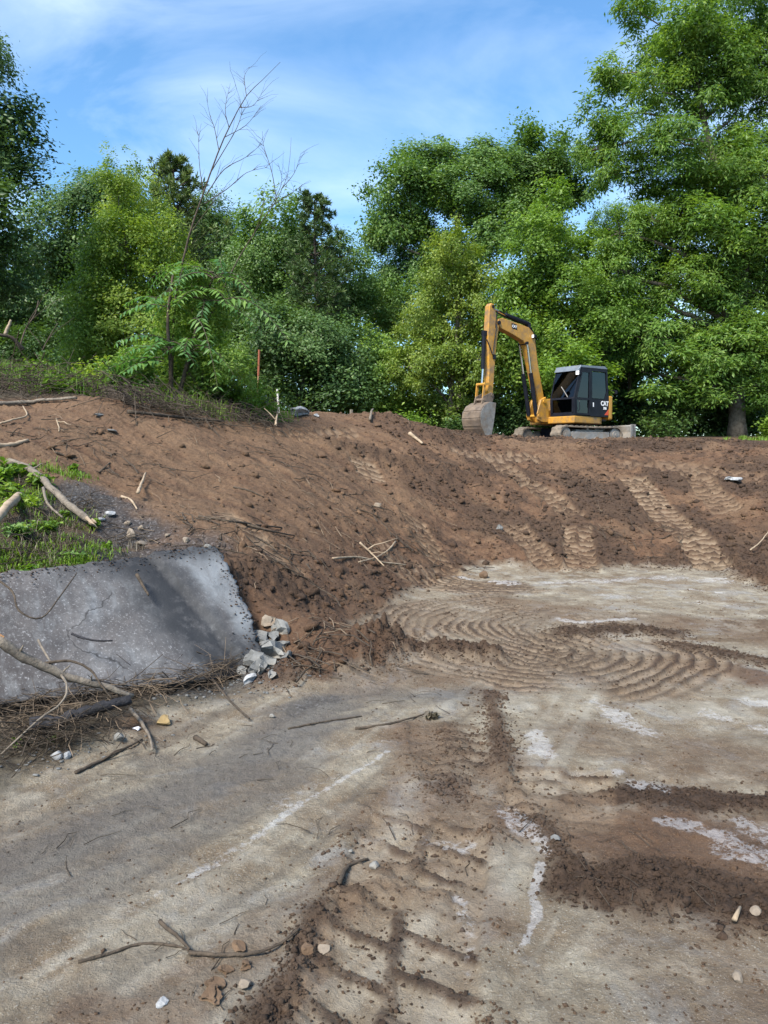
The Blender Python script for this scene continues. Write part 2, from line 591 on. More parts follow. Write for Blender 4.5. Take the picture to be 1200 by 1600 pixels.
# brown mud trodden over the floor
MUD = [
    (GBL([(940, 1300), (1000, 1320), (1120, 1350), (1230, 1375)]), .42, .9),
    (GBL([(760, 1200), (860, 1290), (940, 1350)]), .22, .7),
    (GBL([(1060, 1045), (1120, 1050), (1170, 1058)]), .26, .9),
    (GBL([(930, 1150), (1050, 1180), (1200, 1200)]), .35, .42),
    (GBL([(640, 1140), (700, 1200), (690, 1270)]), .28, .65),
    (GBL([(760, 940), (900, 960), (1210, 985)]), .5, .42),
    (GBL([(560, 1080), (660, 1060), (800, 1030)]), .4, .55),
    (GBL([(250, 1560), (330, 1520), (400, 1480)]), .12, .5),
    (GBL([(120, 1575), (300, 1590)]), .08, .6),
    (GBL([(1050, 1500), (1150, 1560), (1230, 1600)]), .25, .35),
    (GBL([(850, 1060), (960, 1075), (1080, 1060)]), .25, .4),
    (GBL([(700, 1300), (740, 1380), (760, 1450)]), .14, .45),
    (GBL([(560, 1290), (600, 1250), (640, 1200)]), .16, .5),
    (GBL([(1080, 1180), (1210, 1215)]), .2, .5),
    (GBL([(420, 1440), (500, 1400), (540, 1350)]), .10, .4),
]
ARCS = [  # slewing marks: centre, radius range, angle range (deg), ridge spacing, depth
    (GB(905, 985)[:2], .35, 2.1, 110, 262, .105, .021),
    (GB(795, 1015)[:2], .35, 1.75, -75, 60, .130, .024),
    (GB(760, 900)[:2], .4, 1.5, 190, 300, .12, .022),
]


LAST = {}
SWEEP = smooth_path(GBL([(-420, 1640), (-150, 1540), (0, 1470), (200, 1370), (380, 1270), (520, 1170), (620, 1100), (720, 1030)]), 40)


def surface(x, y):
    """height and material masks; all arrays"""
    raw = base_raw(x, y)
    k = .05
    z = k * np.logaddexp(0, np.clip(raw / k, -60, 60))
    near = sstep(34, 26, np.hypot(x, y))
    edge = fbm(x * 2.2, y * 2.2, 4, 3)
    bank = sstep(-.03, .07, raw + .06 * edge)
    # loose fill on the bank
    lump = fbm(x * 1.1, y * 1.1, 3, 21)
    clod = fbm(x * 5, y * 5, 4, 31, .6)
    rid = 1 - np.abs(fbm(x * 7.5, y * 7.5, 3, 41, .6))
    fine = fbm(x * 24, y * 24, 3, 51, .6)
    # sweep marks running down to the right on the left bank
    c, s = math.cos(-.50), math.sin(-.50)
    al, ac = x * c + y * s, -x * s + y * c
    sweep = fbm(al * .35, ac * 6.5, 5, 61, .62)
    left = sstep(1.8, -1.2, x) * bank
    zs = z + near * bank * .05 * lump
    z = z + near * bank * (.05 * lump + .034 * clod * (1 - .5 * left) + .026 * (rid - .6) * (1 - .6 * left) + .014 * fine + .030 * sweep * left)
    # floor
    pad = 1 - bank
    c, s = math.cos(.55), math.sin(.55)
    al, ac = x * c + y * s, -x * s + y * c
    drag = fbm(al * .7, ac * 9, 4, 71, .55)
    z = z + near * pad * (.012 * fbm(x * 1.5, y * 1.5, 3, 81) + .006 * fbm(x * 9, y * 9, 4, 91, .6) + .005 * drag + .0035 * fine)

    d_, lat_, al_, _ = seg_dist(x, y, SWEEP, 2.6)
    on = sstep(2.2, 1.2, d_) * pad
    dr1 = fbm(al_ * .55 + 3, lat_ * 13, 5, 141, .62)
    dr2 = fbm(al_ * .35 + 9, lat_ * 5, 4, 151, .6)
    smear_l = on * sstep(.10, .75, .6 * dr1 + .6 * dr2)
    smear_d = on * sstep(.10, .75, -.6 * dr1 - .6 * dr2)
    z = z + near * on * (.005 * dr1 + .006 * dr2)
    near_floor = pad * (1 - on)
    lobe = fbm(x * 2.6 + 4, y * 2.6, 5, 161, .6)
    smear_l = np.maximum(smear_l, pad * .8 * sstep(.25, .8, lobe))
    smear_d = np.maximum(smear_d, pad * .7 * sstep(.25, .85, -lobe) * (1 - .6 * on))
    scab = pad * sstep(.12, .38, fbm(x * 5.5, y * 5.5, 5, 171, .68)) * sstep(-.2, .4, fbm(x * .9 + 2, y * .9, 3, 181)) * (1 - .75 * on)
    z = z + near * scab * .007
    dirt, streak, chalk, pale = bank.copy(), np.zeros_like(x), np.zeros_like(x), np.zeros_like(x)
    wet, green, tan, burn = np.zeros_like(x), np.zeros_like(x), np.zeros_like(x), np.zeros_like(x)
    wob = .5 + .5 * edge
    for pth, hw, st in MUD:
        d, _, _, _ = seg_dist(x, y, pth)
        m = st * sstep(hw * 1.3, hw * .35, d + hw * .55 * edge)
        dirt = np.maximum(dirt, m * .85)
        z = z + .010 * m * pad
    for pth, hw, st in STREAK:
        d, _, _, _ = seg_dist(x, y, pth)
        streak = np.maximum(streak, st * sstep(hw * 1.25, hw * .3, d + hw * .5 * drag))
    loose, press = np.zeros_like(x), np.zeros_like(x)
    crumb = fbm(x * 14, y * 14, 3, 101, .65)
    for pth, hw, hh, w_, d_ in RIDGES:
        d, _, _, _ = seg_dist(x, y, pth)
        m = sstep(hw * 1.5, hw * .25, d + hw * .55 * edge + hw * .25 * clod)
        z = z + hh * m * (.55 + .45 * clod + .40 * crumb)
        wet = np.maximum(wet, m * w_)
        loose = np.maximum(loose, m)
        dirt = np.maximum(dirt, m * d_)
    for T in TRACKS:
        d, lat, al, L = seg_dist(x, y, T['p'])
        sel = d < T['w'] * .95
        if not sel.any():
            continue
        w = T['w'] / 2
        e = lat + .012 * clod
        inside = sstep(w + .02, w - .015, np.abs(e)) * (d < w * 1.3) * sstep(0, .12, al + .06 * edge) * sstep(0, .12, L - al + .06 * edge)
        side = np.where(e > 0, .5, 0.)
        ph = (al + T['tilt'] * np.abs(e) * np.where(e > 0, 1, -1) + .012 * crumb) / T['sp'] + side
        fr = ph - np.floor(ph)
        bar = sstep(.0, .08, fr) * sstep(.34, .26, fr)
        mid = sstep(.038, .012, np.abs(e + .012 * crumb)) * np.clip(.5 + 1.2 * fbm(x * 4.1, y * 4.1, 3, 195), 0, 1)
        brk = np.clip(.75 + .9 * fbm(x * 3.2, y * 3.2, 3, 191), .25, 1)
        ridge = np.maximum(bar, mid) * (brk * pad + bank)
        worn = .65 + .35 * sstep(-.4, .3, lump)
        z = z + (zs - z) * .75 * inside * bank
        z = z - T['dep'] * inside * worn + T['dep'] * 1.15 * inside * ridge * (.8 + .5 * crumb) * worn
        z = z * 1.0
        berm = sstep(.09, .02, np.abs(np.abs(e) - w - .03)) * (d < w * 1.6) * sstep(0, .1, al) * sstep(0, .1, L - al)
        z = z + T['dep'] * .6 * berm * (.5 + clod)
        flat = inside * (1 - ridge)
        loose = np.maximum(loose * (1 - .9 * flat), np.maximum(inside * ridge * .5, berm * .5 * sstep(0, .6, clod)))
        press = np.maximum(press, inside)
        pale = np.maximum(pale, flat * T['pale'] * worn)
        wet = np.maximum(wet * (1 - .8 * flat), inside * ridge * .85 * np.clip(.6 + crumb, 0, 1))
        dirt = np.maximum(dirt, inside * ridge * .6)
    for (c0, r0, r1, a0, a1, sp, dep) in ARCS:
        dx, dy = x - c0[0], y - c0[1]
        r = np.hypot(dx, dy) + .03 * edge
        a = np.degrees(np.arctan2(dy, dx))
        mid_a = (a0 + a1) / 2
        da = np.abs((a - mid_a + 180) % 360 - 180)
        m = sstep((a1 - a0) / 2 + 8, (a1 - a0) / 2 - 12, da + 10 * edge) * sstep(r0 - .05, r0 + .1, r) * sstep(r1 + .05, r1 - .15, r + .1 * lump)
        ph = r / sp + .22 * edge + .25 * lump
        fr = ph - np.floor(ph)
        prof = sstep(.25, .85, fr) * sstep(1, .90, fr)
        m = m * np.clip(.8 + .7 * fbm(x * 1.6, y * 1.6, 3, 131), .15, 1)
        z = z + m * dep * (prof - .4 + .35 * crumb * prof)
        loose = np.maximum(loose, m * .5 * prof ** 2 * sstep(-.1, .4, clod))
        pale = np.maximum(pale, m * .65 * (1 - prof))
        wet = np.maximum(wet, m * .9 * prof ** 2)
        dirt = np.maximum(dirt, m * .55)
    for pth, hw, st in CHALK:
        d, _, _, _ = seg_dist(x, y, pth)
        chalk = np.maximum(chalk, st * np.clip(.75 + .7 * drag, .2, 1) * sstep(hw * 1.05, hw * .1, d + hw * .8 * edge + hw * .35 * crumb))
    # paler, drier fill on the upper left bank
    tan = np.clip(left * (.55 + .75 * sweep) * sstep(.35, .9, raw) * sstep(2.9, 1.9, raw - .3), 0, 1)
    tan = np.maximum(tan, bank * .5 * sstep(.15, .7, fbm(x * .8, y * .8, 4, 111)) * sstep(-1, 2, x))
    wet = np.maximum(wet, bank * .85 * sstep(-.15, .45, fbm(x * .9 + 5, y * .9, 4, 121) + .15 * sstep(0, 3, x)) * (1 - .75 * left) * (1 - .9 * press))
    damp = fbm(x * 1.6 + 11, y * 1.6, 5, 221, .62)
    wet = np.maximum(wet, bank * .7 * sstep(.18, .34, damp) * (1 - .6 * left) * (1 - .9 * press))
    tan = np.maximum(tan, bank * .75 * sstep(.20, .36, -damp))
    # fire residue by the slab, leaf litter under the trees
    for pth, hw, st in ASH:
        d, _, _, _ = seg_dist(x, y, pth)
        burn = np.maximum(burn, st * sstep(hw * 1.4, hw * .3, d + hw * .5 * edge))
    for pth, hw, st in HUMUS:
        d, _, _, _ = seg_dist(x, y, pth)
        m = st * sstep(hw * 1.3, hw * .5, d + hw * .4 * edge)
        green = np.maximum(green, m)
        z = z + .04 * m * clod * near
    green = np.maximum(green, sstep(28.5, 30.5, y + edge + .15 * np.abs(x - 5) * 0))
    green = np.maximum(green, sstep(.0, .5, base_left(x, y) + .25 * edge))
    green = np.maximum(green, sstep(-1.5, -3.5, y))
    LAST['loose'], LAST['press'] = loose, press
    LAST['mC'] = np.stack([smear_l, smear_d, scab, np.zeros_like(x)], -1)
    return z, np.stack([dirt, streak, chalk, pale], -1), np.stack([wet, green, tan, burn], -1)


ASH = [(GBL([(120, 780), (170, 810), (190, 830)]), .45, .9), (GBL([(170, 880), (250, 865), (320, 850)]), .22, .75), (GBL([(130, 900), (60, 900)]), .1, .4),
       (GBL([(400, 1060), (330, 1075), (260, 1085)]), .18, .7), (GBL([(600, 1085), (700, 1090)]), .2, .35), (GBL([(470, 1110), (510, 1095)]), .15, .5)]
HUMUS = [(GBL([(-120, 1250), (0, 1160), (100, 1140), (200, 1100), (300, 1085)]), .34, .8), (GBL([(-150, 1150), (-30, 1090), (60, 1080)]), .5, .8),
         (GBL([(-60, 760), (20, 780), (60, 850), (60, 885)]), .75, .9), (GBL([(100, 890), (0, 895)]), .25, .8)]
_brow = np.array(GBL([(-250, 640), (0, 634), (80, 628), (170, 624), (230, 634), (300, 646), (360, 652), (420, 660), (440, 660)]))


def base_left(x, y):
    """how far (m) behind the brow of the left bank"""
    yb = np.interp(x, _brow[:, 0], _brow[:, 1])
    return np.where(x < _brow[-1, 0], y - yb - .12, -1 - (x - _brow[-1, 0])) * np.where(x < _brow[-1, 0], 1, 1)


def height(x, y):
    return surface(np.asarray(x, float), np.asarray(y, float))[0]


# -- one sheet, finer in front of the camera, reaching the horizon
th_f = np.radians(np.linspace(-36, 36, 610))
th_c1 = np.radians(np.linspace(36, 324, 90))[1:-1]
TH = np.r_[th_f, th_c1]
R_ = np.r_[0.02, np.linspace(.3, 1.25, 14), np.geomspace(1.3, 9, 360)[:-1], np.geomspace(9, 17.5, 390)[:-1], np.geomspace(17.5, 33, 70), np.geomspace(34.5, 4000, 26)]
rr, tt = np.meshgrid(R_, TH, indexing='ij')
gx, gy = (rr * np.sin(tt)).ravel(), (rr * np.cos(tt)).ravel()
gzv, mA, mB = surface(gx, gy)
LAST0 = dict(LAST)
nR, nT = len(R_), len(TH)
ii, jj = np.meshgrid(np.arange(nR - 1), np.arange(nT), indexing='ij')
j2 = (jj + 1) % nT
faces = np.stack([ii * nT + jj, (ii + 1) * nT + jj, (ii + 1) * nT + j2, ii * nT + j2], -1).reshape(-1, 4)[:, ::-1]


def ground_material():
    m, n, l, out = nmat('earth_and_floor')
    tc = N(n, 'ShaderNodeTexCoord')
    geo = tc.outputs['Object']
    A = N(n, 'ShaderNodeAttribute', attribute_name='mA')
    B = N(n, 'ShaderNodeAttribute', attribute_name='mB')
    Cc = N(n, 'ShaderNodeAttribute', attribute_name='mC')
    sa, sb, sc_ = N(n, 'ShaderNodeSeparateColor'), N(n, 'ShaderNodeSeparateColor'), N(n, 'ShaderNodeSeparateColor')
    l.new(Cc.outputs['Color'], sc_.inputs[0])
    l.new(A.outputs['Color'], sa.inputs[0])
    l.new(B.outputs['Color'], sb.inputs[0])

    def noise(sc, det=6, ro=.6, dist=0.0):
        q = N(n, 'ShaderNodeTexNoise', i_Scale=sc, i_Detail=det, i_Roughness=ro, i_Distortion=dist)
        l.new(geo, q.inputs['Vector'])
        return q.outputs['Fac']

    def mix(fac, a, b):
        q = N(n, 'ShaderNodeMix', data_type='RGBA')
        l.new(fac, q.inputs[0]) if not isinstance(fac, float) else setattr(q.inputs[0], 'default_value', fac)
        for s, i in ((a, 6), (b, 7)):
            if isinstance(s, tuple):
                q.inputs[i].default_value = (*s, 1)
            else:
                l.new(s, q.inputs[i])
        return q.outputs[2]

    def math_(op, a, b):
        q = N(n, 'ShaderNodeMath', operation=op, use_clamp=True)
        for s, i in ((a, 0), (b, 1)):
            if isinstance(s, (int, float)):
                q.inputs[i].default_value = s
            else:
                l.new(s, q.inputs[i])
        return q.outputs[0]

    def rmp(f, stops):
        r = ramp(n, stops)
        l.new(f, r.inputs['Fac'])
        return r.outputs['Color']

    big, med, fine_, grit = noise(1.1, 8, .62, .4), noise(5.5, 8, .62), noise(34, 6, .7), noise(120, 3, .7)
    floor = rmp(med, [(.32, (0.145, 0.117, 0.083)), (.45, (0.212, 0.179, 0.132)), (.56, (0.262, 0.230, 0.174)), (.68, (0.348, 0.318, 0.255))])
    floor = mix(rmp(big, [(.46, (0, 0, 0)), (.60, (.8, .8, .8))]), floor, (0.162, 0.119, 0.078))
    floor = mix(rmp(noise(2.3, 8, .66, .8), [(.52, (0, 0, 0)), (.64, (.75, .75, .75))]), floor, (0.261, 0.258, 0.248))
    floor = mix(rmp(fine_, [(.50, (0, 0, 0)), (.64, (.5, .5, .5))]), floor, (0.111, 0.084, 0.058))
    floor = mix(rmp(grit, [(.58, (0, 0, 0)), (.66, (.75, .75, .75))]), floor, (0.406, 0.391, 0.349))
    floor = mix(math_('MULTIPLY', sc_.outputs[0], .75), floor, rmp(med, [(.35, (0.261, 0.235, 0.185)), (.65, (0.357, 0.337, 0.288))]))
    floor = mix(math_('MULTIPLY', sc_.outputs[1], .70), floor, rmp(med, [(.35, (0.101, 0.085, 0.069)), (.65, (0.158, 0.137, 0.109))]))
    floor = mix(math_('MULTIPLY', sc_.outputs[2], .85), floor, rmp(fine_, [(.35, (0.082, 0.056, 0.036)), (.65, (0.158, 0.117, 0.078))]))
    soil = rmp(med, [(.32, (0.040, 0.022, 0.013)), (.45, (0.075, 0.042, 0.026)), (.56, (0.107, 0.062, 0.038)), (.68, (0.160, 0.098, 0.062))])
    soil = mix(rmp(big, [(.42, (0, 0, 0)), (.66, (.6, .6, .6))]), soil, (0.092, 0.048, 0.027))
    soil = mix(rmp(fine_, [(.42, (.0, .0, .0)), (.66, (.55, .55, .55))]), soil, (0.137, 0.084, 0.050))
    soil = mix(rmp(grit, [(.59, (0, 0, 0)), (.67, (.55, .55, .55))]), soil, (0.267, 0.183, 0.117))
    soil = mix(math_('MULTIPLY', sb.outputs[2], .8), soil, rmp(fine_, [(.35, (0.105, 0.064, 0.038)), (.65, (0.191, 0.124, 0.076))]))
    dmask = math_('MULTIPLY', sa.outputs[0], rmp(fine_, [(.25, (.82, .82, .82)), (.5, (1.15, 1.15, 1.15))]))
    col = mix(dmask, floor, soil)
    col = mix(math_('MULTIPLY', sa.outputs[1], .85), col, rmp(fine_, [(.3, (.072, .066, .061)), (.7, (.140, .129, .119))]))
    col = mix(math_('MULTIPLY', A.outputs['Alpha'], .8), col, rmp(med, [(.3, (.215, .158, .106)), (.7, (.34, .272, .195))]))
    col = mix(math_('MULTIPLY', sb.outputs[0], .92), col, rmp(fine_, [(.35, (.030, .020, .014)), (.7, (.070, .046, .033))]))
    gr = rmp(fine_, [(.28, (.020, .016, .011)), (.5, (.050, .041, .028)), (.72, (.105, .088, .062))])
    col = mix(sb.outputs[1], col, gr)
    col = mix(math_('MULTIPLY', B.outputs['Alpha'], .9), col, rmp(fine_, [(.35, (.022, .023, .026)), (.55, (.055, .056, .060)), (.72, (.26, .27, .29))]))
    gain = math_('MULTIPLY', rmp(noise(26, 8, .8), [(.38, (0, 0, 0)), (.62, (1, 1, 1))]), 1.0)
    ch = math_('MULTIPLY', math_('SUBTRACT', math_('ADD', sa.outputs[2], gain), .72), 1.6)
    ch = math_('MULTIPLY', ch, math_('MULTIPLY', sa.outputs[2], 3.0))
    col = mix(math_('MULTIPLY', ch, .80), col, rmp(fine_, [(.35, (.40, .41, .43)), (.65, (.66, .68, .71))]))
    b = N(n, 'ShaderNodeBsdfPrincipled')
    b.inputs['Specular IOR Level'].default_value = .22
    l.new(col, b.inputs['Base Color'])
    l.new(rmp(med, [(.3, (.78, .78, .78)), (.7, (.95, .95, .95))]), b.inputs['Roughness'])
    hgt = math_('ADD', math_('MULTIPLY', noise(11, 12, .74), .75), math_('MULTIPLY', grit, .15))
    bu = N(n, 'ShaderNodeBump', i_Strength=1.0, i_Distance=.06)
    l.new(hgt, bu.inputs['Height'])
    l.new(bu.outputs['Normal'], b.inputs['Normal'])
    l.new(b.outputs[0], out.inputs['Surface'])
    return m


EARTH = ground_material()
me = mesh_from('ground', np.stack([gx, gy, gzv], -1), faces, EARTH, smooth=True)
set_color(me, 'mA', mA)
set_color(me, 'mB', mB)
set_color(me, 'mC', LAST0['mC'])
ground = tag(obj('ground', me), kind='structure')


def height_q(x, y):
    """finished height read off the ground sheet itself"""
    x, y = np.asarray(x, float), np.asarray(y, float)
    r, t = np.hypot(x, y), np.arctan2(x, y) % (2 * math.pi)
    i = np.clip(np.searchsorted(R_, r) - 1, 0, nR - 2)
    fr = np.clip((r - R_[i]) / (R_[i + 1] - R_[i]), 0, 1)
    tm = np.where(t > math.radians(323.9), t - 2 * math.pi, t)
    j_ = np.clip(np.searchsorted(TH, tm) - 1, 0, nT - 2)
    ft = np.clip((tm - TH[j_]) / (TH[j_ + 1] - TH[j_]), 0, 1)
    Z = gzv.reshape(nR, nT)
    return (Z[i, j_] * (1 - fr) + Z[i + 1, j_] * fr) * (1 - ft) + (Z[i, j_ + 1] * (1 - fr) + Z[i + 1, j_ + 1] * fr) * ft


def G(u, v):
    """point where the sight line meets the finished ground"""
    q = march(u, v, height_q)
    q[2] = float(height_q(q[0], q[1]))
    return q


def gz(x, y):
    return float(height_q(x, y))

LOOSE, PRESS = LAST0['loose'], LAST0['press']
# ------------------------------------------------------------------ trees
BARK = noisy('bark', (.055, .043, .033), (.125, .105, .085), 9, .9, .8, 26, bdist=.03, c3=(.17, .15, .125))
BARK_DARK = noisy('bark_dark', (.030, .024, .019), (.070, .058, .047), 9, .9, .8, 26, bdist=.03)
LEAF = {
    'deep': leaf_mat('leaf_deep_green', (0.048, 0.096, 0.032), (0.081, 0.152, 0.045), (0.140, 0.220, 0.063), .32),
    'oak': leaf_mat('leaf_oak_green', (0.071, 0.139, 0.039), (0.117, 0.213, 0.054), (0.206, 0.297, 0.078), .35),
    'light': leaf_mat('leaf_light_green', (0.110, 0.187, 0.030), (0.184, 0.277, 0.045), (0.302, 0.373, 0.076), .42),
    'vine': leaf_mat('leaf_vine_green', (0.104, 0.167, 0.028), (0.177, 0.251, 0.043), (0.295, 0.342, 0.073), .40),
    'maple': leaf_mat('leaf_maple_green', (0.096, 0.180, 0.030), (0.155, 0.264, 0.045), (0.258, 0.354, 0.073), .42),
    'walnut': leaf_mat('leaf_walnut_green', (0.066, 0.144, 0.027), (0.119, 0.214, 0.041), (0.212, 0.305, 0.062), .42),
    'pine': leaf_mat('needle_green', (0.043, 0.084, 0.028), (0.075, 0.125, 0.038), (0.138, 0.179, 0.052), .2),
    'weed': leaf_mat('weed_green', (0.066, 0.131, 0.018), (0.116, 0.208, 0.026), (0.216, 0.309, 0.046), .36),
    'sumac': leaf_mat('frond_green', (0.041, 0.115, 0.039), (0.071, 0.170, 0.052), (0.160, 0.270, 0.052), .36),
    'dry': leaf_mat('dry_brush', (.050, .040, .028), (.095, .080, .055), (.160, .140, .100), .1),
}


def unit(a):
    return a / (np.linalg.norm(a, axis=-1, keepdims=True) + 1e-9)


def leaves(pos, nrm, axis, length, width, fold=.18, droop=0.0):
    """rhombic leaves folded on their midrib: verts (4n), faces (2n triangles)"""
    n = len(pos)
    ax = unit(axis - nrm * (axis * nrm).sum(-1, keepdims=True))
    sd = np.cross(nrm, ax)
    L, W = np.broadcast_to(length, (n,))[:, None], np.broadcast_to(width, (n,))[:, None]
    a = pos - ax * L * .5
    b = pos + ax * L * .5 - np.array([0, 0, 1.0]) * droop * L
    up = nrm * fold * W
    c = pos - ax * L * .06 + sd * W * .5 + up
    d = pos - ax * L * .06 - sd * W * .5 + up
    v = np.stack([a, c, b, d], 1).reshape(-1, 3)
    i = np.arange(n)[:, None] * 4
    f = np.concatenate([i + np.array([[0, 1, 2]]), i + np.array([[0, 2, 3]])], 1).reshape(-1, 3)
    return v, f


CLUMPS, DENS, SIZE = 1.0, 8.6, .82


def rsph(n):
    return unit(rng.normal(size=(n, 3)))


def crown_mesh(name, lobes, mat, size, density, clump_r, aspect=.55, droop=0.0, flat=.85, updir=.6, shell=.45):
    """lobes: list of (centre, radii). returns mesh in world space and the clump centres"""
    PV, PF, VV, clumps = [], [], [], []
    off = 0
    for c, rad in lobes:
        vol_area = (rad[0] * rad[2] + rad[0] * rad[1] + rad[1] * rad[2]) / 3 * 4 * math.pi
        k = max(5, int(vol_area / (clump_r ** 2) * CLUMPS))
        dirs = rsph(k)
        dirs[:, 2] = dirs[:, 2] * .9 + .06
        rr_ = shell + (1.0 - shell) * rng.random(k) ** .55
        rr_ = np.where(rng.random(k) < .30, rng.uniform(.95, 1.38, k), rr_)
        # a few directions reach further, a few are hollow
        for _ in range(5):
            ax_ = rsph(1)[0]
            rr_ = rr_ * (1 + rng.uniform(-.32, .30) * sstep(.72, .95, dirs @ ax_))
        cc = c + dirs * rr_[:, None] * rad
        cr = clump_r * np.exp(rng.uniform(math.log(.42), math.log(1.35), k))
        lobe_var = rng.uniform(-.10, .10)
        for i in range(k):
            m = int(density * DENS * cr[i] ** 2 * rng.uniform(.75, 1.25))
            if m < 4:
                continue
            g = rng.normal(size=(m, 3)) * np.array([.41, .41, .41 * flat]) * cr[i]
            # leaves hang as layered sprays: pull the clump into a shallow dome
            rad_xy = np.hypot(g[:, 0], g[:, 1])
            g[:, 2] -= .22 * rad_xy ** 2 / cr[i]
            pos = cc[i] + g
            outw = unit(pos - c)
            nrm = unit(updir * np.array([0, 0, 1.0]) + .55 * outw + .75 * rsph(m))
            axd = unit(.8 * unit(g + 1e-4) + .6 * rsph(m) - np.array([0, 0, droop]))
            L = size * rng.uniform(.65, 1.35, m)
            v, f = leaves(pos, nrm, axd, L, L * aspect * rng.uniform(.8, 1.2, m), droop=droop * .3)
            PV.append(v)
            PF.append(f + off)
            off += len(v)
            var = np.clip(.42 + lobe_var + rng.uniform(-.16, .16) + rng.normal(size=m) * .17, 0, 1)
            VV.append(np.repeat(var, 4))
            clumps.append((cc[i], c))
    return np.concatenate(PV), np.concatenate(PF), np.concatenate(VV), clumps


def bend(a, b, sag=.15, n=6, wob=.06):
    a, b = np.asarray(a, float), np.asarray(b, float)
    t = np.linspace(0, 1, n)[:, None]
    L = np.linalg.norm(b - a)
    p = a + (b - a) * t
    p[:, 2] += sag * L * (np.sin(t[:, 0] * math.pi) * .6)
    p[1:-1] += rng.normal(size=(n - 2, 3)) * wob * L * .35
    return p


CROWNS = {}


def crown_piece(kind, size, density, clump_r, aspect, droop, shell, updir, R):
    """one leafy mass of about radius R; a few are shared by all the masses of a kind"""
    bucket = min((.7, 1.05, 1.5, 2.1), key=lambda q: abs(math.log(q / R)))
    key = (kind, size, aspect, bucket)
    pool = CROWNS.setdefault(key, [])
    nmax = 2 if bucket < 2 else 1
    if len(pool) < nmax:
        rad = np.array([bucket, bucket, bucket])
        v, f, var, cl = crown_mesh('crown', [(np.zeros(3), rad)], LEAF[kind], size, density, clump_r * (.7 + .3 * bucket), aspect, droop, shell=shell, updir=updir)
        cm = mesh_from('crown', v, f, LEAF[kind])
        set_float(cm, 'var', var)
        pool.append((cm, bucket))
        return pool[-1]
    return pool[int(rng.integers(0, len(pool)))]


def build_tree(name, label, Y, base_u, lobes_px, kind, size=.15, density=75, clump_r=.62, trunk_r=.16, aspect=.55, droop=0.0, group=None, bark=None,
               depth=.85, trunk_path=None, shell=.45, base_v=None, updir=.6):
    b = P(base_u, 690, Y)
    base = np.array([b[0], b[1], gz(b[0], b[1]) - .05])
    lobes = []
    for (u, v, ru, rv) in lobes_px:
        dy = rng.uniform(-.9, .9) * min(1, Y / 25)
        c = P(u, v, Y + dy)
        a, h = ru * (Y + dy) / 1200, rv * (Y + dy) / 1200
        lobes.append((c, np.array([a, a * depth, h])))
    root = empty(name, base)
    tag(root, label, 'tree' if 'shrub' not in name else 'shrub', group)
    mb = MB()
    cs = np.array([c for c, _ in lobes])
    top = cs[np.argmax(cs[:, 2])]
    if trunk_path is None:
        mid = cs.mean(0)
        tp = smooth_path([base - np.array([0, 0, .2]), base * .6 + np.array([mid[0], mid[1], base[2]]) * .4 + np.array([0, 0, (mid[2] - base[2]) * .45]), mid, mid * .35 + top * .65], 18)
    else:
        tp = smooth_path([base - np.array([0, 0, .2])] + [P(u, v_, Y) for u, v_ in trunk_path], 22)
    tr = np.linspace(1, .22, len(tp)) * trunk_r
    tr[0] *= 1.35
    mb.tube(tp - base, tr, 8, jitter=.07)
    for c, rad in lobes:
        R = float((rad[0] * rad[2]) ** .5)
        cm, bk = crown_piece(kind, size * SIZE, density, clump_r, aspect, droop, shell, updir, R)
        o = obj('crown', cm, root, c - base)
        o.scale = (rad[0] / bk, rad[1] / bk, rad[2] / bk)
        rz = rng.uniform(0, 6.28)
        o.rotation_euler = (rng.uniform(-.35, .35), rng.uniform(-.35, .35), rz)
        i = int(np.argmin(np.linalg.norm(tp - (c - np.array([0, 0, .45 * np.linalg.norm(c - top) * .3 + .8])), axis=1)))
        i = min(max(i, 3), len(tp) - 2)
        pth = bend(tp[i], c, .12, 6)
        r0 = tr[i] * .5
        mb.tube(pth - base, np.linspace(r0, r0 * .35, 6), 6, jitter=.08)
        for k in range(7):
            e_ = c + rsph(1)[0] * rad * .8
            mb.tube(bend(c, e_, .05, 4) - base, [r0 * .34, r0 * .25, r0 * .16, r0 * .08], 4, cap=False)
    mb.obj('trunk', bark or BARK, root, smooth=True)
    return root


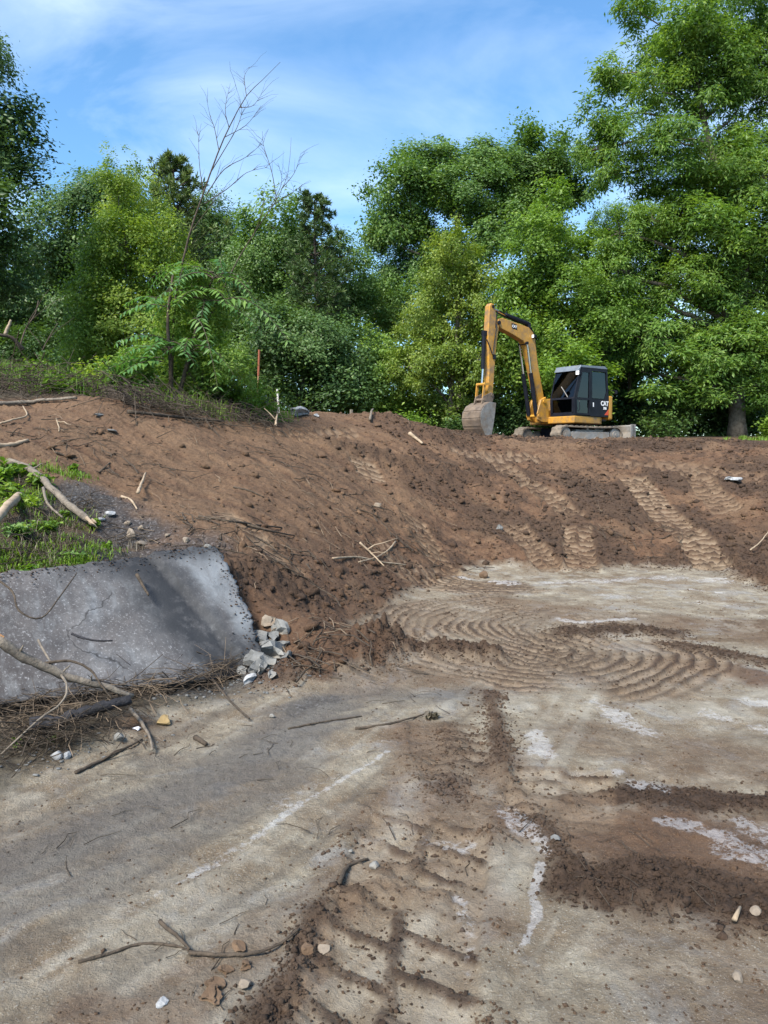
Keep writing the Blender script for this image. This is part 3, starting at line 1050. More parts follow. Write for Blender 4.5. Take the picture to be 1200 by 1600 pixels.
def build_pine(name, label, Y, u, v_top, v_bot, spread, tufts=14, dens=70, group=None):
    b = P(u, 690, Y)
    base = np.array([b[0], b[1], gz(b[0], b[1]) - .05])
    top = P(u + 4, v_top, Y)
    root = tag(empty(name, base), label, 'tree', group)
    mb = MB()
    n = 14
    tp = np.array([base + (top - base) * t + np.array([.12 * math.sin(t * 5), 0, 0]) for t in np.linspace(0, 1, n)])
    mb.tube(tp - base, np.linspace(.17, .03, n), 7, jitter=.05)
    zt, zb = top[2], P(u, v_bot, Y)[2]
    PV, PF, VV, off = [], [], [], 0
    nw = 14
    for w in range(nw):
        t = w / (nw - 1)
        z = zt - .15 - (zt - zb) * t
        rad = spread * (.22 + .78 * t ** .75) * rng.uniform(.7, 1.15)
        nb = 4 + int(3 * t)
        a0 = rng.uniform(0, 6.28)
        for k in range(nb):
            a = a0 + 2 * math.pi * k / nb + rng.uniform(-.3, .3)
            r = rad * rng.uniform(.6, 1.15)
            s = np.array([np.interp(z, tp[:, 2], tp[:, 0]), base[1], z])
            e = s + np.array([math.cos(a) * r, math.sin(a) * r, r * rng.uniform(.12, .45)])
            pth = bend(s, e, -.10, 6, .05)
            mb.tube(pth - base, np.linspace(.035, .008, 6), 5, cap=False)
            for q in range(tufts // 2):
                tt_ = .35 + .65 * (q + rng.random()) / (tufts // 2)
                c = pth[0] + (pth[-1] - pth[0]) * tt_ + rng.normal(size=3) * .16 * r * .6
                c[2] += .08
                m = int(dens * rng.uniform(.6, 1.2) * .25)
                d = unit(rsph(m) + np.array([math.cos(a) * .5, math.sin(a) * .5, .55]))
                L = rng.uniform(.16, .30, m)
                pos = c + d * (L * .5)[:, None]
                vv, ff = leaves(pos, unit(np.cross(d, rsph(m))), d, L, .045, .1)
                PV.append(vv); PF.append(ff + off); off += len(vv)
                VV.append(np.repeat(np.clip(.45 + rng.uniform(-.2, .2) + rng.normal(size=m) * .15, 0, 1), 4))
    cm = mesh_from('crown', np.concatenate(PV) - base, np.concatenate(PF), LEAF['pine'])
    set_float(cm, 'var', np.concatenate(VV))
    obj('crown', cm, root)
    mb.obj('trunk', BARK_DARK, root, smooth=True)
    return root


WOOD = 'trees along the edge of the clearing'
build_tree('broadleaf_tree', 'tall dark leafy tree cut off by the left edge of the picture', 20, -95,
           [(-40, 95, 62, 52), (-5, 185, 62, 42), (-30, 265, 70, 45), (-15, 330, 62, 42), (-60, 400, 75, 60), (-5, 430, 50, 45), (-110, 230, 90, 120), (-120, 60, 60, 60)],
           'deep', .13, 85, .48, .19, group=WOOD)
build_tree('broadleaf_tree', 'dark green tree behind the light green tree at far left', 36, 110,
           [(135, 320, 55, 42), (80, 380, 62, 55), (170, 300, 35, 28), (45, 455, 70, 60), (165, 400, 55, 60), (105, 450, 60, 55), (20, 520, 60, 50)], 'deep', .18, 52, .8, .2, group=WOOD)
build_tree('broadleaf_tree', 'bright light green small leaved tree left of the bare sapling', 23, 185,
           [(205, 325, 48, 48), (185, 385, 62, 52), (240, 395, 55, 58), (160, 450, 58, 50), (265, 455, 52, 52), (140, 520, 50, 48), (210, 500, 66, 50), (275, 525, 50, 50), (165, 575, 60, 42), (240, 580, 55, 42), (180, 275, 30, 26)],
           'light', .115, 85, .46, .11, group=WOOD)
build_pine('pine_tree', 'ragged pine top rising behind the light green tree', 30, 272, 250, 400, 2.0, 16, 90, group=WOOD)
build_tree('broadleaf_tree', 'grey green tree behind the bare sapling', 41, 345,
           [(345, 385, 55, 52), (320, 345, 30, 26), (395, 440, 52, 60), (335, 470, 62, 70), (300, 420, 45, 50), (390, 520, 60, 60)], 'deep', .19, 48, .85, .2, group=WOOD)
build_tree('broadleaf_tree', 'rounded mid green tree right of the bare sapling', 36, 425,
           [(425, 355, 46, 36), (400, 405, 45, 45), (450, 410, 50, 45), (430, 470, 58, 50), (535, 400, 38, 30), (545, 450, 45, 42), (500, 480, 55, 45)], 'oak', .17, 55, .75, .2, group=WOOD)
build_pine('pine_tree', 'yellowish pine standing between the two groups of trees', 33, 492, 312, 520, 2.3, 18, 95, group=WOOD)
build_tree('broadleaf_tree', 'shaded dark tree behind the orange stake', 30, 470,
           [(430, 530, 55, 45), (490, 545, 60, 48), (450, 600, 58, 36), (545, 560, 45, 48), (520, 610, 60, 40), (400, 580, 45, 45)], 'deep', .15, 70, .6, .15, group=WOOD)
build_tree('oak_tree', 'broad spreading oak crown in the middle of the skyline', 39, 720,
           [(690, 262, 55, 32), (640, 300, 52, 42), (612, 345, 36, 36), (590, 375, 20, 18), (760, 245, 52, 30), (855, 240, 42, 28), (825, 275, 60, 38), (740, 305, 68, 45), (670, 360, 56, 42), (840, 330, 60, 42),
            (770, 365, 58, 42), (625, 425, 46, 42), (700, 420, 52, 42), (590, 470, 46, 42), (650, 485, 52, 45), (895, 290, 40, 36)], 'oak', .18, 62, .78, .30, group=WOOD)
build_tree('vine_covered_tree', 'yellow green vine draped tree behind the excavator bucket', 31, 700,
           [(705, 385, 30, 28), (698, 440, 36, 40), (745, 425, 36, 30), (662, 500, 36, 42), (715, 500, 42, 42), (765, 480, 36, 42), (690, 560, 48, 42), (745, 565, 42, 48), (645, 575, 36, 40), (700, 620, 52, 36), (790, 540, 34, 45)],
           'vine', .13, 85, .46, .14, shell=.6, group=WOOD)
build_tree('maple_tree', 'fresh green young maple directly behind the excavator boom', 30, 875,
           [(858, 320, 28, 26), (848, 368, 44, 36), (890, 400, 46, 42), (838, 430, 50, 42), (890, 465, 60, 45), (830, 500, 50, 45), (880, 535, 62, 48), (935, 490, 42, 42), (825, 570, 48, 45), (905, 595, 60, 42), (790, 450, 26, 30)],
           'maple', .15, 75, .5, .13, group=WOOD)
build_tree('walnut_tree', 'towering feathery leaved tree filling the right edge', 30.5, 1152,
           [(1000, 20, 34, 24), (1070, 40, 58, 40), (1150, 30, 62, 52), (1230, 60, 60, 70), (965, 115, 36, 26), (1020, 135, 46, 34), (1095, 140, 52, 40), (1175, 150, 58, 46), (935, 195, 36, 30), (990, 215, 44, 34), (1060, 220, 50, 38), (1140, 235, 50, 38), (1220, 230, 55, 55),
            (955, 275, 32, 30), (1010, 295, 32, 24), (1085, 310, 50, 36), (1165, 325, 58, 40), (925, 235, 24, 24), (970, 365, 40, 30), (1055, 385, 50, 36), (1135, 395, 56, 38), (1225, 400, 56, 60), (965, 420, 42, 34), (1040, 470, 36, 22), (1195, 480, 52, 30),
            (1010, 530, 56, 34), (1120, 545, 56, 34), (1215, 555, 56, 50), (1050, 590, 66, 36), (1000, 480, 32, 28), (1120, 90, 60, 45), (1050, 95, 45, 32), (1190, 100, 60, 50), (1110, 270, 60, 38), (1190, 280, 60, 45), (1100, 350, 60, 34), (1020, 345, 40, 30), (1180, 370, 50, 34), (1090, 430, 50, 30), (1160, 440, 44, 30), (1080, 530, 56, 34), (1170, 520, 50, 30), (1130, 470, 40, 26), (1060, 340, 46, 30), (1165, 585, 48, 28), (1110, 605, 46, 28), (1215, 620, 46, 30)],
           'walnut', .19, 58, .50, .34, aspect=.33, droop=.40, bark=BARK, trunk_path=[(1152, 560), (1160, 430), (1140, 330), (1100, 190), (1080, 60)], group=WOOD)
build_tree('locust_tree', 'yellow green feathery tree filling the gap right of the maple', 33, 985,
           [(945, 350, 32, 30), (985, 395, 40, 36), (945, 430, 42, 36), (1005, 455, 42, 34), (955, 495, 46, 38), (1010, 520, 46, 34), (975, 560, 46, 34), (1040, 420, 36, 34)],
           'walnut', .17, 62, .5, .12, aspect=.36, droop=.3, group=WOOD)
build_tree('broadleaf_tree', 'dark understorey tree between excavator cab and pale trunk', 34, 1010,
           [(950, 585, 50, 45), (1020, 640, 62, 34), (965, 640, 48, 36), (1085, 640, 55, 36), (1235, 655, 50, 30), (1140, 630, 50, 34), (1190, 645, 50, 34), (1130, 580, 50, 40), (1210, 580, 50, 44), (925, 540, 36, 36)], 'deep', .17, 60, .65, .13, group=WOOD)
build_tree('understorey_tree', 'low layered green tree left of the excavator bucket', 32, 600,
           [(590, 580, 42, 34), (560, 625, 40, 26), (620, 625, 46, 30), (655, 645, 44, 22), (600, 545, 30, 26), (585, 655, 50, 18)], 'maple', .15, 70, .5, .10, group=WOOD)
build_tree('understorey_tree', 'shaded low tree behind the excavator tracks', 33, 800,
           [(780, 625, 45, 40), (740, 655, 50, 26), (830, 645, 50, 34), (880, 655, 46, 28), (860, 600, 50, 40)], 'deep', .16, 65, .55, .10, group=WOOD)
build_tree('broadleaf_tree', 'dark tree half hidden behind the brushy rise at left', 27, 30,
           [(20, 480, 52, 42), (-40, 510, 60, 50), (60, 545, 46, 36), (0, 560, 52, 34), (95, 500, 30, 34)], 'deep', .14, 75, .55, .13, group=WOOD)

build_tree('leafy_shrub', 'dense leafy bush around the foot of the bare saplings', 14.0, 300,
           [(300, 440, 34, 24), (335, 485, 38, 32), (275, 500, 36, 34), (315, 540, 44, 36), (250, 560, 40, 36), (360, 570, 36, 32), (290, 595, 48, 32), (230, 610, 40, 28), (340, 620, 44, 26), (385, 610, 30, 26), (205, 570, 26, 28)],
           'maple', .105, 95, .24, .03, group='shrubs and weeds on the brow of the bank')

# the closed wood behind: reads as one mass
_lobes = []
for u in np.arange(-260, 1480, 62):
    for v, hh in ((672, 40), (640, 46), (560, 46), (500 + 30 * math.sin(u * .02), 40)):
        Yw = 47 + rng.uniform(-2, 3)
        if rng.random() < .05 and v < 600:
            continue
        c = P(u + rng.uniform(-15, 15), v + rng.uniform(-15, 15), Yw)
        _lobes.append((c, np.array([46, 30, hh]) * Yw / 1200))
DENS = 4.0
v_, f_, var_, _ = crown_mesh('wood', _lobes, LEAF['deep'], .40, 6.5, 1.25)
cm = mesh_from('distant_wood', v_, f_, LEAF['deep'])
set_float(cm, 'var', var_ * .8)
tag(obj('distant_wood', cm), 'dark mass of woodland closing the view behind the nearer trees', 'woodland', kind='stuff')

# ------------------------------------------------------------------ excavator
YEL = noisy('machine_yellow', (.40, .200, .026), (.47, .240, .034), 7, .45, .08, 40, dirt=(.17, .115, .068), dirt_amt=.46, spec=.5)
YEL_CLEAN = noisy('machine_yellow_panel', (.43, .215, .028), (.49, .25, .034), 3, .4, .05, 40, dirt=(.24, .15, .08), dirt_amt=.10, spec=.5)
BLK = noisy('machine_black', (.008, .009, .014), (.013, .015, .022), 5, .38, .06, 40, dirt=(.03, .03, .03), dirt_amt=.1, spec=.12)
RUB = noisy('track_rubber', (.060, .054, .047), (.13, .115, .10), 8, .9, .6, 30, dirt=(.21, .17, .13), dirt_amt=.8)
STEEL = noisy('worn_steel', (.16, .15, .14), (.30, .28, .26), 6, .5, .2, 30, metal=.35, dirt=(.20, .145, .10), dirt_amt=.45)
BUCKET_M = noisy('bucket_steel', (.085, .065, .052), (.155, .125, .105), 5, .62, .35, 30, metal=.2, dirt=(.22, .165, .12), dirt_amt=.5)
CHROME = noisy('cylinder_rod', (.55, .55, .55), (.65, .65, .65), 3, .18, 0, metal=.95)
GREYP = noisy('grey_paint', (.15, .15, .148), (.25, .243, .235), 4, .6, .2, 30, dirt=(.22, .17, .12), dirt_amt=.45)
WHITE = noisy('white_mark', (.74, .74, .74), (.82, .82, .82), 4, .5, 0)
RED = noisy('red_mark', (.50, .06, .03), (.60, .09, .04), 4, .5, 0)
SEATM = noisy('seat_fabric', (.03, .03, .033), (.055, .055, .06), 20, .9, .2)
ROOFM = noisy('roof_grey_blue', (.10, .12, .15), (.15, .175, .21), 4, .35, .05, dirt=(.2, .18, .15), dirt_amt=.2, spec=.6)
LAMPM = noisy('lamp_lens', (.70, .72, .74), (.8, .82, .84), 4, .15, 0)


def glass_mat(name='tinted_glass', ior=1.5):
    m, n, l, out = nmat(name)
    g = N(n, 'ShaderNodeBsdfGlossy'); g.inputs['Roughness'].default_value = .02
    g.inputs['Color'].default_value = (.9, .95, 1, 1)
    t = N(n, 'ShaderNodeBsdfTransparent'); t.inputs['Color'].default_value = (.08, .12, .11, 1)
    fr = N(n, 'ShaderNodeFresnel'); fr.inputs['IOR'].default_value = ior
    mx = N(n, 'ShaderNodeMixShader')
    l.new(fr.outputs[0], mx.inputs[0]); l.new(t.outputs[0], mx.inputs[1]); l.new(g.outputs[0], mx.inputs[2])
    l.new(mx.outputs[0], out.inputs['Surface'])
    return m


GLASS = glass_mat()
GLASS_FAR = glass_mat('plain_tinted_glass', 1.15)


def text_obj(name, body, size, mat, parent, loc, rot, bold=.0):
    cu = bpy.data.curves.new(name, 'FONT')
    cu.body = body
    cu.size = size
    cu.extrude = .002
    cu.offset = bold
    cu.resolution_u = 3
    cu.align_x = 'CENTER'
    tmp = link(bpy.data.objects.new(name + '_tmp', cu))
    dg = bpy.context.evaluated_depsgraph_get()
    me = bpy.data.meshes.new_from_object(tmp.evaluated_get(dg))
    bpy.data.objects.remove(tmp)
    bpy.data.curves.remove(cu)
    me.materials.clear()
    me.materials.append(mat)
    o = obj(name, me, parent, loc)
    o.rotation_euler = rot
    return o


TH_U, TH_L = math.radians(38), math.radians(30)
EX = np.array([6.25, 26.3, 2.05])
EX[2] = min(EX[2], gz(EX[0], EX[1]) + .02)
exc = empty('excavator', EX, math.pi + TH_U)
tag(exc, 'yellow tracked excavator with black cab parked on top of the dirt bank', 'excavator')

# undercarriage turned a little against the upper body
LO = TH_L - TH_U
cL, sL = math.cos(LO), math.sin(LO)


def turn(mb):
    mb.v = [(x * cL - y * sL, x * sL + y * cL, z) for x, y, z in mb.v]
    return mb


def track_loop(n=56):
    """closed outline of a crawler belt in x,z"""
    r, x0, x1 = .27, -1.12, 1.12
    pts = []
    seg = (x1 - x0)
    tot = 2 * seg + 2 * math.pi * r
    for i in range(n):
        s = tot * i / n
        if s < seg:
            pts.append((x0 + s, 2 * r, 0, 1))
        elif s < seg + math.pi * r:
            a = (s - seg) / r
            pts.append((x1 + r * math.sin(a), r + r * math.cos(a), math.sin(a), math.cos(a)))
        elif s < 2 * seg + math.pi * r:
            pts.append((x1 - (s - seg - math.pi * r), 0, 0, -1))
        else:
            a = (s - 2 * seg - math.pi * r) / r
            pts.append((x0 - r * math.sin(a), r - r * math.cos(a), -math.sin(a), -math.cos(a)))
    return pts


for yc in (.93, -.93):
    mb = MB()
    pts = track_loop(112)
    w = .225
    vs, fs = [], []
    m = len(pts)
    for i, (x, z, nx, nz) in enumerate(pts):
        lug = .028 if (i % 4) in (0, 1) else 0.0
        sag = -.018 * math.sin((x + 1.12) / 2.24 * math.pi) if nz > .9 else 0
        for y_, off in ((yc - w, -.035), (yc - w, lug), (yc - .02, lug), (yc + .02, lug * .3), (yc + w, lug), (yc + w, -.035)):
            vs.append((x + nx * off, y_, z + .035 + nz * off + sag))
    for i in range(m):
        j = (i + 1) % m
        for k in range(6):
            k2 = (k + 1) % 6
            fs.append((i * 6 + k, j * 6 + k, j * 6 + k2, i * 6 + k2))
    mb.add(vs, fs)
    tr = turn(mb).obj('track', RUB, exc)
    side = 1 if yc > 0 else -1
    f = MB()
    f.box(-.85, .85, yc - .13, yc + .17 * side if side > 0 else yc + .13, .13, .40, .03)
    f.box(-.6, .6, yc - .10, yc + .10, .40, .46)
    turn(f).obj('track_frame', GREYP, tr)
    for xc, r, nm in ((1.12, .235, 'idler_wheel'), (-1.12, .235, 'drive_sprocket')):
        q = MB()
        q.cyl((xc, yc - .17, .305), (xc, yc + .17, .305), r, 22)
        q.cyl((xc, yc + .17 * side, .305), (xc, yc + .205 * side, .305), r * .62, 18)
        q.cyl((xc, yc + .205 * side, .305), (xc, yc + .225 * side, .305), r * .25, 12)
        turn(q).obj(nm, STEEL, tr)
    for k in range(4):
        q = MB()
        xc = -.66 + k * .44
        q.cyl((xc, yc - .16, .13), (xc, yc + .20 * side if side > 0 else yc + .16, .13), .095, 14)
        turn(q).obj('roller', STEEL, tr)
    q = MB(); q.cyl((.1, yc - .12, .50), (.1, yc + .12, .50), .05, 12)
    turn(q).obj('carrier_roller', STEEL, tr)
mb = MB()
mb.box(-.55, .55, -.75, .75, .22, .55, .05)
mb.cyl((0, 0, .5), (0, 0, .70), .48, 28)
turn(mb).obj('car_body', BLK, exc)
mb = MB()
prof = [(-1.92, .12), (-1.98, .25), (-2.0, .42), (-1.96, .60), (-1.90, .66), (-1.87, .62), (-1.90, .42), (-1.86, .20)]
mb.prism_y(prof, -1.15, 1.15)
bl = turn(mb).obj('dozer_blade', GREYP, exc)
for s in (-1, 1):
    q = MB(); q.prism_y([(-1.93, .58), (-1.93, .18), (-1.6, .24), (-.4, .28), (-.4, .40), (-1.6, .44)], s * .48 - .06, s * .48 + .06)
    turn(q).obj('blade_arm', GREYP, bl)
    q = MB(); q.box(-2.03, -1.80, s * 1.15 - (.03 if s > 0 else 0), s * 1.15 + (0 if s > 0 else .03), .10, .68)
    turn(q).obj('blade_end_plate', GREYP, bl)

# upper body: floor plate, engine hood, counterweight
rear = [(.98, 1.06), (.98, -.28), (.72, -1.04)] + [(-.1 - 1.05 * math.cos(a), 1.07 * math.sin(a)) for a in np.linspace(-1.25, 1.25, 12)]
mb = MB(); mb.prism_z(rear, .67, .90, .03)
mb.obj('body_skirt', YEL, exc)
mb = MB()
cwp = [(-.845, 1.06), (-.845, -1.03), (-.95, -1.03), (-1.08, -.85), (-1.17, -.5), (-1.20, 0), (-1.19, .5), (-1.14, .86), (-1.06, 1.03), (-.98, 1.06)]
mb.prism_z(cwp, .82, 1.62, .05)
cw = mb.obj('counterweight', YEL_CLEAN, exc, smooth=False)
mb = MB()
mb.prism_y([(-.60, .903), (.30, .903), (.42, 1.15), (.30, 1.50), (-.1, 1.60), (-.60, 1.62)], -1.03, -.02, .04)
hood = mb.obj('engine_hood', YEL, exc)
mb = MB()
for k in range(6):
    mb.box(-.5 + k * .11, -.44 + k * .11, -1.045, -1.025, 1.05, 1.40)
mb.obj('hood_louvre', BLK, hood)
mb = MB(); mb.cyl((-.35, -.6, 1.60), (-.35, -.6, 1.86), .045, 12)
mb.obj('exhaust_pipe', BLK, hood)
mb = MB(); mb.prism_y([(.30, .903), (.86, .903), (.86, 1.12), (.55, 1.22), (.42, 1.15)], -1.0, -.46, .03)
mb.obj('side_step_box', YEL, exc)

# cab
cab = empty('cab', (0, 0, 0), 0, exc)
Y0, Y1 = .06, 1.05
Z0, ZT = .905, 2.50


def cab_side(y, out):
    """one cab side as a frame with openings: lower panel, pillars and header"""
    mb = MB()
    t = .045
    ya, yb = (y - t, y) if out > 0 else (y, y + t)
    mb.prism_y([(.965, Z0), (1.0, 1.45), (.93, 1.45), (.90, Z0)], ya, yb)                     # front post, low
    mb.prism_y([(1.0, 1.45), (.72, 2.44), (.64, 2.44), (.93, 1.45)], ya, yb)                 # front post, raked
    mb.prism_y([(.72, 2.44), (.66, 2.50), (-.62, 2.50), (-.72, 2.44), (-.64, 2.38), (.64, 2.38)], ya, yb)
    mb.prism_y([(-.72, 2.44), (-.79, 1.72), (-.62, 1.48), (-.62, 1.50), (-.72, 1.74), (-.64, 2.38)], ya, yb)
    mb.prism_y([(.17, Z0), (.17, 2.38), (.10, 2.38), (.06, Z0)], ya, yb)                     # door post
    mb.prism_y([(.06, Z0), (.08, 1.48), (-.62, 1.48), (-.79, 1.72), (-.83, 1.55), (-.83, Z0)], ya, yb)   # rear quarter panel
    mb.prism_y([(.90, Z0), (.925, 1.38), (.17, 1.38), (.17, Z0)], ya + .004 * out, yb - .004 * out) if out < 0 else None
    return mb


mb = cab_side(Y1, 1)
mb.obj('side_frame', BLK, cab)
mb = cab_side(Y0, -1)
mb.obj('side_frame', BLK, cab)
# door on the near side: frame, kick panel, glass
mb = MB()
t0, t1 = Y1 - .035, Y1 + .012
mb.prism_y([(.89, Z0 + .03), (.925, 1.44), (.87, 1.44), (.84, Z0 + .03)], t0, t1)
mb.prism_y([(.925, 1.44), (.66, 2.34), (.60, 2.34), (.87, 1.44)], t0, t1)
mb.prism_y([(.66, 2.34), (.64, 2.375), (.18, 2.375), (.18, 2.32), (.60, 2.32)], t0, t1)
mb.prism_y([(.24, Z0 + .03), (.24, 2.32), (.18, 2.32), (.18, Z0 + .03)], t0, t1)
mb.prism_y([(.84, Z0 + .03), (.84, Z0 + .09), (.24, Z0 + .09), (.24, Z0 + .03)], t0, t1)
mb.prism_y([(.865, 1.42), (.86, 1.49), (.24, 1.49), (.24, 1.42)], t0, t1)
door = mb.obj('door', BLK, cab)
mb = MB(); mb.prism_y([(.85, 1.49), (.61, 2.32), (.24, 2.32), (.24, 1.49)], Y1 - .022, Y1 - .016)
mb.obj('upper_pane', GLASS, door)
mb = MB(); mb.prism_y([(.84, Z0 + .09), (.86, 1.42), (.24, 1.42), (.24, Z0 + .09)], Y1 - .022, Y1 - .016)
mb.obj('lower_pane', GLASS, door)
mb = MB(); mb.box(.195, .225, Y1 + .012, Y1 + .05, 1.18, 1.42, .006)
mb.obj('door_handle', BLK, door)
mb = MB(); mb.tube([(.80, Y1 + .02, 1.05), (.80, Y1 + .06, 1.10), (.80, Y1 + .06, 1.35), (.80, Y1 + .02, 1.40)], .012, 6)
mb.obj('grab_rail', BLK, door)
mb = MB(); mb.prism_y([(.10, 1.50), (.10, 2.36), (-.62, 2.36), (-.72, 1.74), (-.60, 1.50)], Y1 - .03, Y1 - .024)
mb.obj('rear_quarter_pane', GLASS, cab)
mb = MB(); mb.prism_y([(.90, 1.40), (.64, 2.36), (-.62, 2.36), (-.70, 1.74), (-.60, 1.50)], Y0 + .024, Y0 + .030)
mb.obj('far_side_pane', GLASS_FAR, cab)
# front: sill, cross bar, raked windscreen, lower pane
mb = MB()
mb.box(.90, .965, Y0 + .045, Y1 - .045, Z0, 1.02)
mb.prism_y([(1.0, 1.44), (.985, 1.50), (.935, 1.50), (.94, 1.44)], Y0 + .045, Y1 - .045)
mb.prism_y([(.99, 1.01), (1.0, 1.45), (.95, 1.45), (.94, 1.01)], Y0 + .045, Y0 + .10)
mb.prism_y([(.99, 1.01), (1.0, 1.45), (.95, 1.45), (.94, 1.01)], Y1 - .10, Y1 - .045)
mb.obj('front_frame', BLK, cab)
mb = MB(); mb.prism_y([(.74, 2.36), (.70, 2.49), (.62, 2.49), (.66, 2.36)], Y0 + .045, Y1 - .045)
mb.obj('windscreen_header', BLK, cab)
mb = MB(); mb.prism_y([(.975, 1.50), (.735, 2.36), (.728, 2.36), (.968, 1.50)], Y0 + .05, Y1 - .05)
ws = mb.obj('windscreen', GLASS, cab)
mb = MB(); mb.tube([(.99, .78, 1.50), (.93, .56, 1.74), (.90, .44, 1.86)], .014, 6)
mb.obj('wiper', GREYP, ws)
mb = MB(); mb.prism_y([(.952, 1.02), (.982, 1.44), (.976, 1.44), (.946, 1.02)], Y0 + .10, Y1 - .10)
mb.obj('lower_front_pane', GLASS, cab)
mb = MB()
mb.box(-.83, -.78, Y0 + .045, Y1 - .045, Z0, 1.55)
mb.box(-.80, .90, Y0 + .05, Y1 - .05, Z0, Z0 + .04)
mb.obj('rear_wall', BLK, cab)
mb = MB(); mb.prism_y([(-.80, 1.56), (-.70, 2.40), (-.694, 2.40), (-.794, 1.56)], Y0 + .05, Y1 - .05)
mb.obj('rear_pane', GLASS_FAR, cab)
mb = MB(); mb.prism_y([(.76, 2.43), (.70, 2.53), (-.58, 2.57), (-.72, 2.50), (-.70, 2.48), (.66, 2.46)], Y0 - .01, Y1 + .01, .012)
mb.prism_y([(.80, 2.36), (.76, 2.44), (.70, 2.44), (.74, 2.36)], Y0, Y1)
mb.obj('roof', ROOFM, cab)
mb = MB()
mb.box(-.45, .05, .35, .80, 1.22, 1.36, .04)
mb.box(-.55, -.42, .35, .80, 1.30, 1.95, .04)
mb.box(-.54, -.44, .45, .70, 1.97, 2.14, .03)
mb.box(-.40, .02, .40, .75, .95, 1.22)
mb.obj('operator_seat', SEATM, cab)
mb = MB(); mb.box(.10, .35, .14, .32, .95, 1.45, .03); mb.box(-.2, .3, .86, .96, 1.20, 1.42, .03)
mb.tube([(.45, .5, .95), (.42, .5, 1.5)], .015, 6); mb.tube([(.45, .7, .95), (.42, .7, 1.5)], .015, 6)
mb.obj('control_console', BLK, cab)
mb = MB(); mb.box(.70, .80, .93, 1.09, 2.20, 2.36, .03)
wl_ = mb.obj('work_light', BLK, cab)
mb = MB(); mb.box(.801, .815, .945, 1.075, 2.215, 2.345, .01)
mb.obj('lens', LAMPM, wl_)
mb = MB(); mb.tube([(-.74, 1.0, 1.80), (-.95, 1.12, 1.80), (-1.05, 1.16, 1.78)], .012, 6); mb.box(-1.10, -1.02, 1.12, 1.20, 1.68, 1.80, .015)
mb.obj('rear_mirror', BLK, cab)
# lettering and stickers on the rear quarter panel
RX = (math.pi / 2, 0, math.pi)
text_obj('lettering', 'CAT', .21, WHITE, cab, (-.60, Y1 + .004, 1.28), RX, .008)
text_obj('lettering', '308', .12, WHITE, cab, (-.61, Y1 + .004, 1.15), RX, .003)
mb = MB(); mb.box(-.02, .03, Y1 + .001, Y1 + .004, 1.22, 1.36, 0)
mb.obj('white_sticker', WHITE, cab)
mb = MB(); mb.prism_y([(-.60, .97), (-.82, 1.17), (-.82, .97)], Y1 + .001, Y1 + .004)
mb.obj('red_flash', RED, cab)
text_obj('lettering', '308E2', .085, BLK, exc, (-.55, 1.066, .765), RX, .002)

# swing bracket, boom, stick, bucket
YB = -.25
mb = MB()
mb.prism_y([(.95, .72), (1.30, .72), (1.50, .80), (1.55, 1.0), (1.36, 1.45), (1.12, 1.55), (1.02, 1.30), (.95, 1.05)], YB - .24, YB - .13, .015)
mb.prism_y([(.95, .72), (1.30, .72), (1.50, .80), (1.55, 1.0), (1.36, 1.45), (1.12, 1.55), (1.02, 1.30), (.95, 1.05)], YB + .13, YB + .24, .015)
mb.box(.90, 1.2, YB - .13, YB + .13, .72, 1.08)
mb.cyl((1.22, YB - .28, 1.40), (1.22, YB + .28, 1.40), .06, 14)
mb.cyl((1.46, YB - .27, .92), (1.46, YB + .27, .92), .05, 14)
mb.obj('swing_bracket', YEL, exc)
bo = [(1.10, 1.30), (1.06, 1.48), (1.12, 1.70), (1.40, 2.62), (1.56, 3.42), (1.66, 3.62), (1.86, 3.76), (2.25, 3.82), (3.08, 3.93), (3.28, 3.88), (3.30, 3.70), (3.16, 3.60), (2.62, 3.46), (2.12, 3.30), (1.98, 3.16), (1.76, 2.60), (1.42, 1.60), (1.34, 1.36), (1.22, 1.26)]
mb = MB(); mb.prism_y(bo, YB - .12, YB + .12, .018)
boom = mb.obj('boom', YEL, exc)
mb = MB(); mb.prism_y([(2.42, 3.62), (2.66, 3.65), (2.70, 3.81), (2.46, 3.79)], YB + .1215, YB + .124)
mb.obj('decal', BLK, boom)
text_obj('lettering', 'CAT', .11, WHITE, boom, (2.56, YB + .126, 3.68), (math.pi / 2, math.radians(6), math.pi), .004)
for dy in (-.05, 0, .05):
    q = MB()
    q.tube(smooth_path([(1.16, YB + dy, 1.62), (1.28, YB + dy, 2.3), (1.42, YB + dy, 3.0), (1.52, YB + dy, 3.55), (1.80, YB + dy, 3.84), (2.3, YB + dy, 3.92), (2.9, YB + dy * 1.5, 4.04), (3.3, YB + dy * 2, 4.12), (3.40, YB + dy * 2, 3.6)], 30), .018, 6)
    q.obj('hydraulic_hose', BLK, boom)
for dy in (-.16, .16):
    q = MB(); q.cyl((1.50, YB + dy, .94), (1.80, YB + dy, 2.30), .068, 16); q.obj('boom_cylinder', BLK, boom)
    q = MB(); q.cyl((1.80, YB + dy, 2.30), (2.00, YB + dy, 3.22), .034, 12); q.obj('cylinder_rod', CHROME, boom)
q = MB(); q.cyl((2.0, YB - .2, 3.24), (2.0, YB + .2, 3.24), .05, 12); q.obj('pin', BLK, boom)
q = MB(); q.cyl((1.78, YB, 3.90), (2.85, YB, 4.06), .075, 16); q.box(1.70, 1.84, YB - .07, YB + .07, 3.74, 3.94, .02); q.obj('stick_cylinder', BLK, boom)
q = MB(); q.cyl((2.85, YB, 4.06), (3.50, YB, 4.22), .036, 12); q.obj('cylinder_rod', CHROME, boom)
q = MB(); q.box(1.62, 1.74, YB + .13, YB + .24, 3.42, 3.54, .02); wl2 = q.obj('boom_light', BLK, boom)
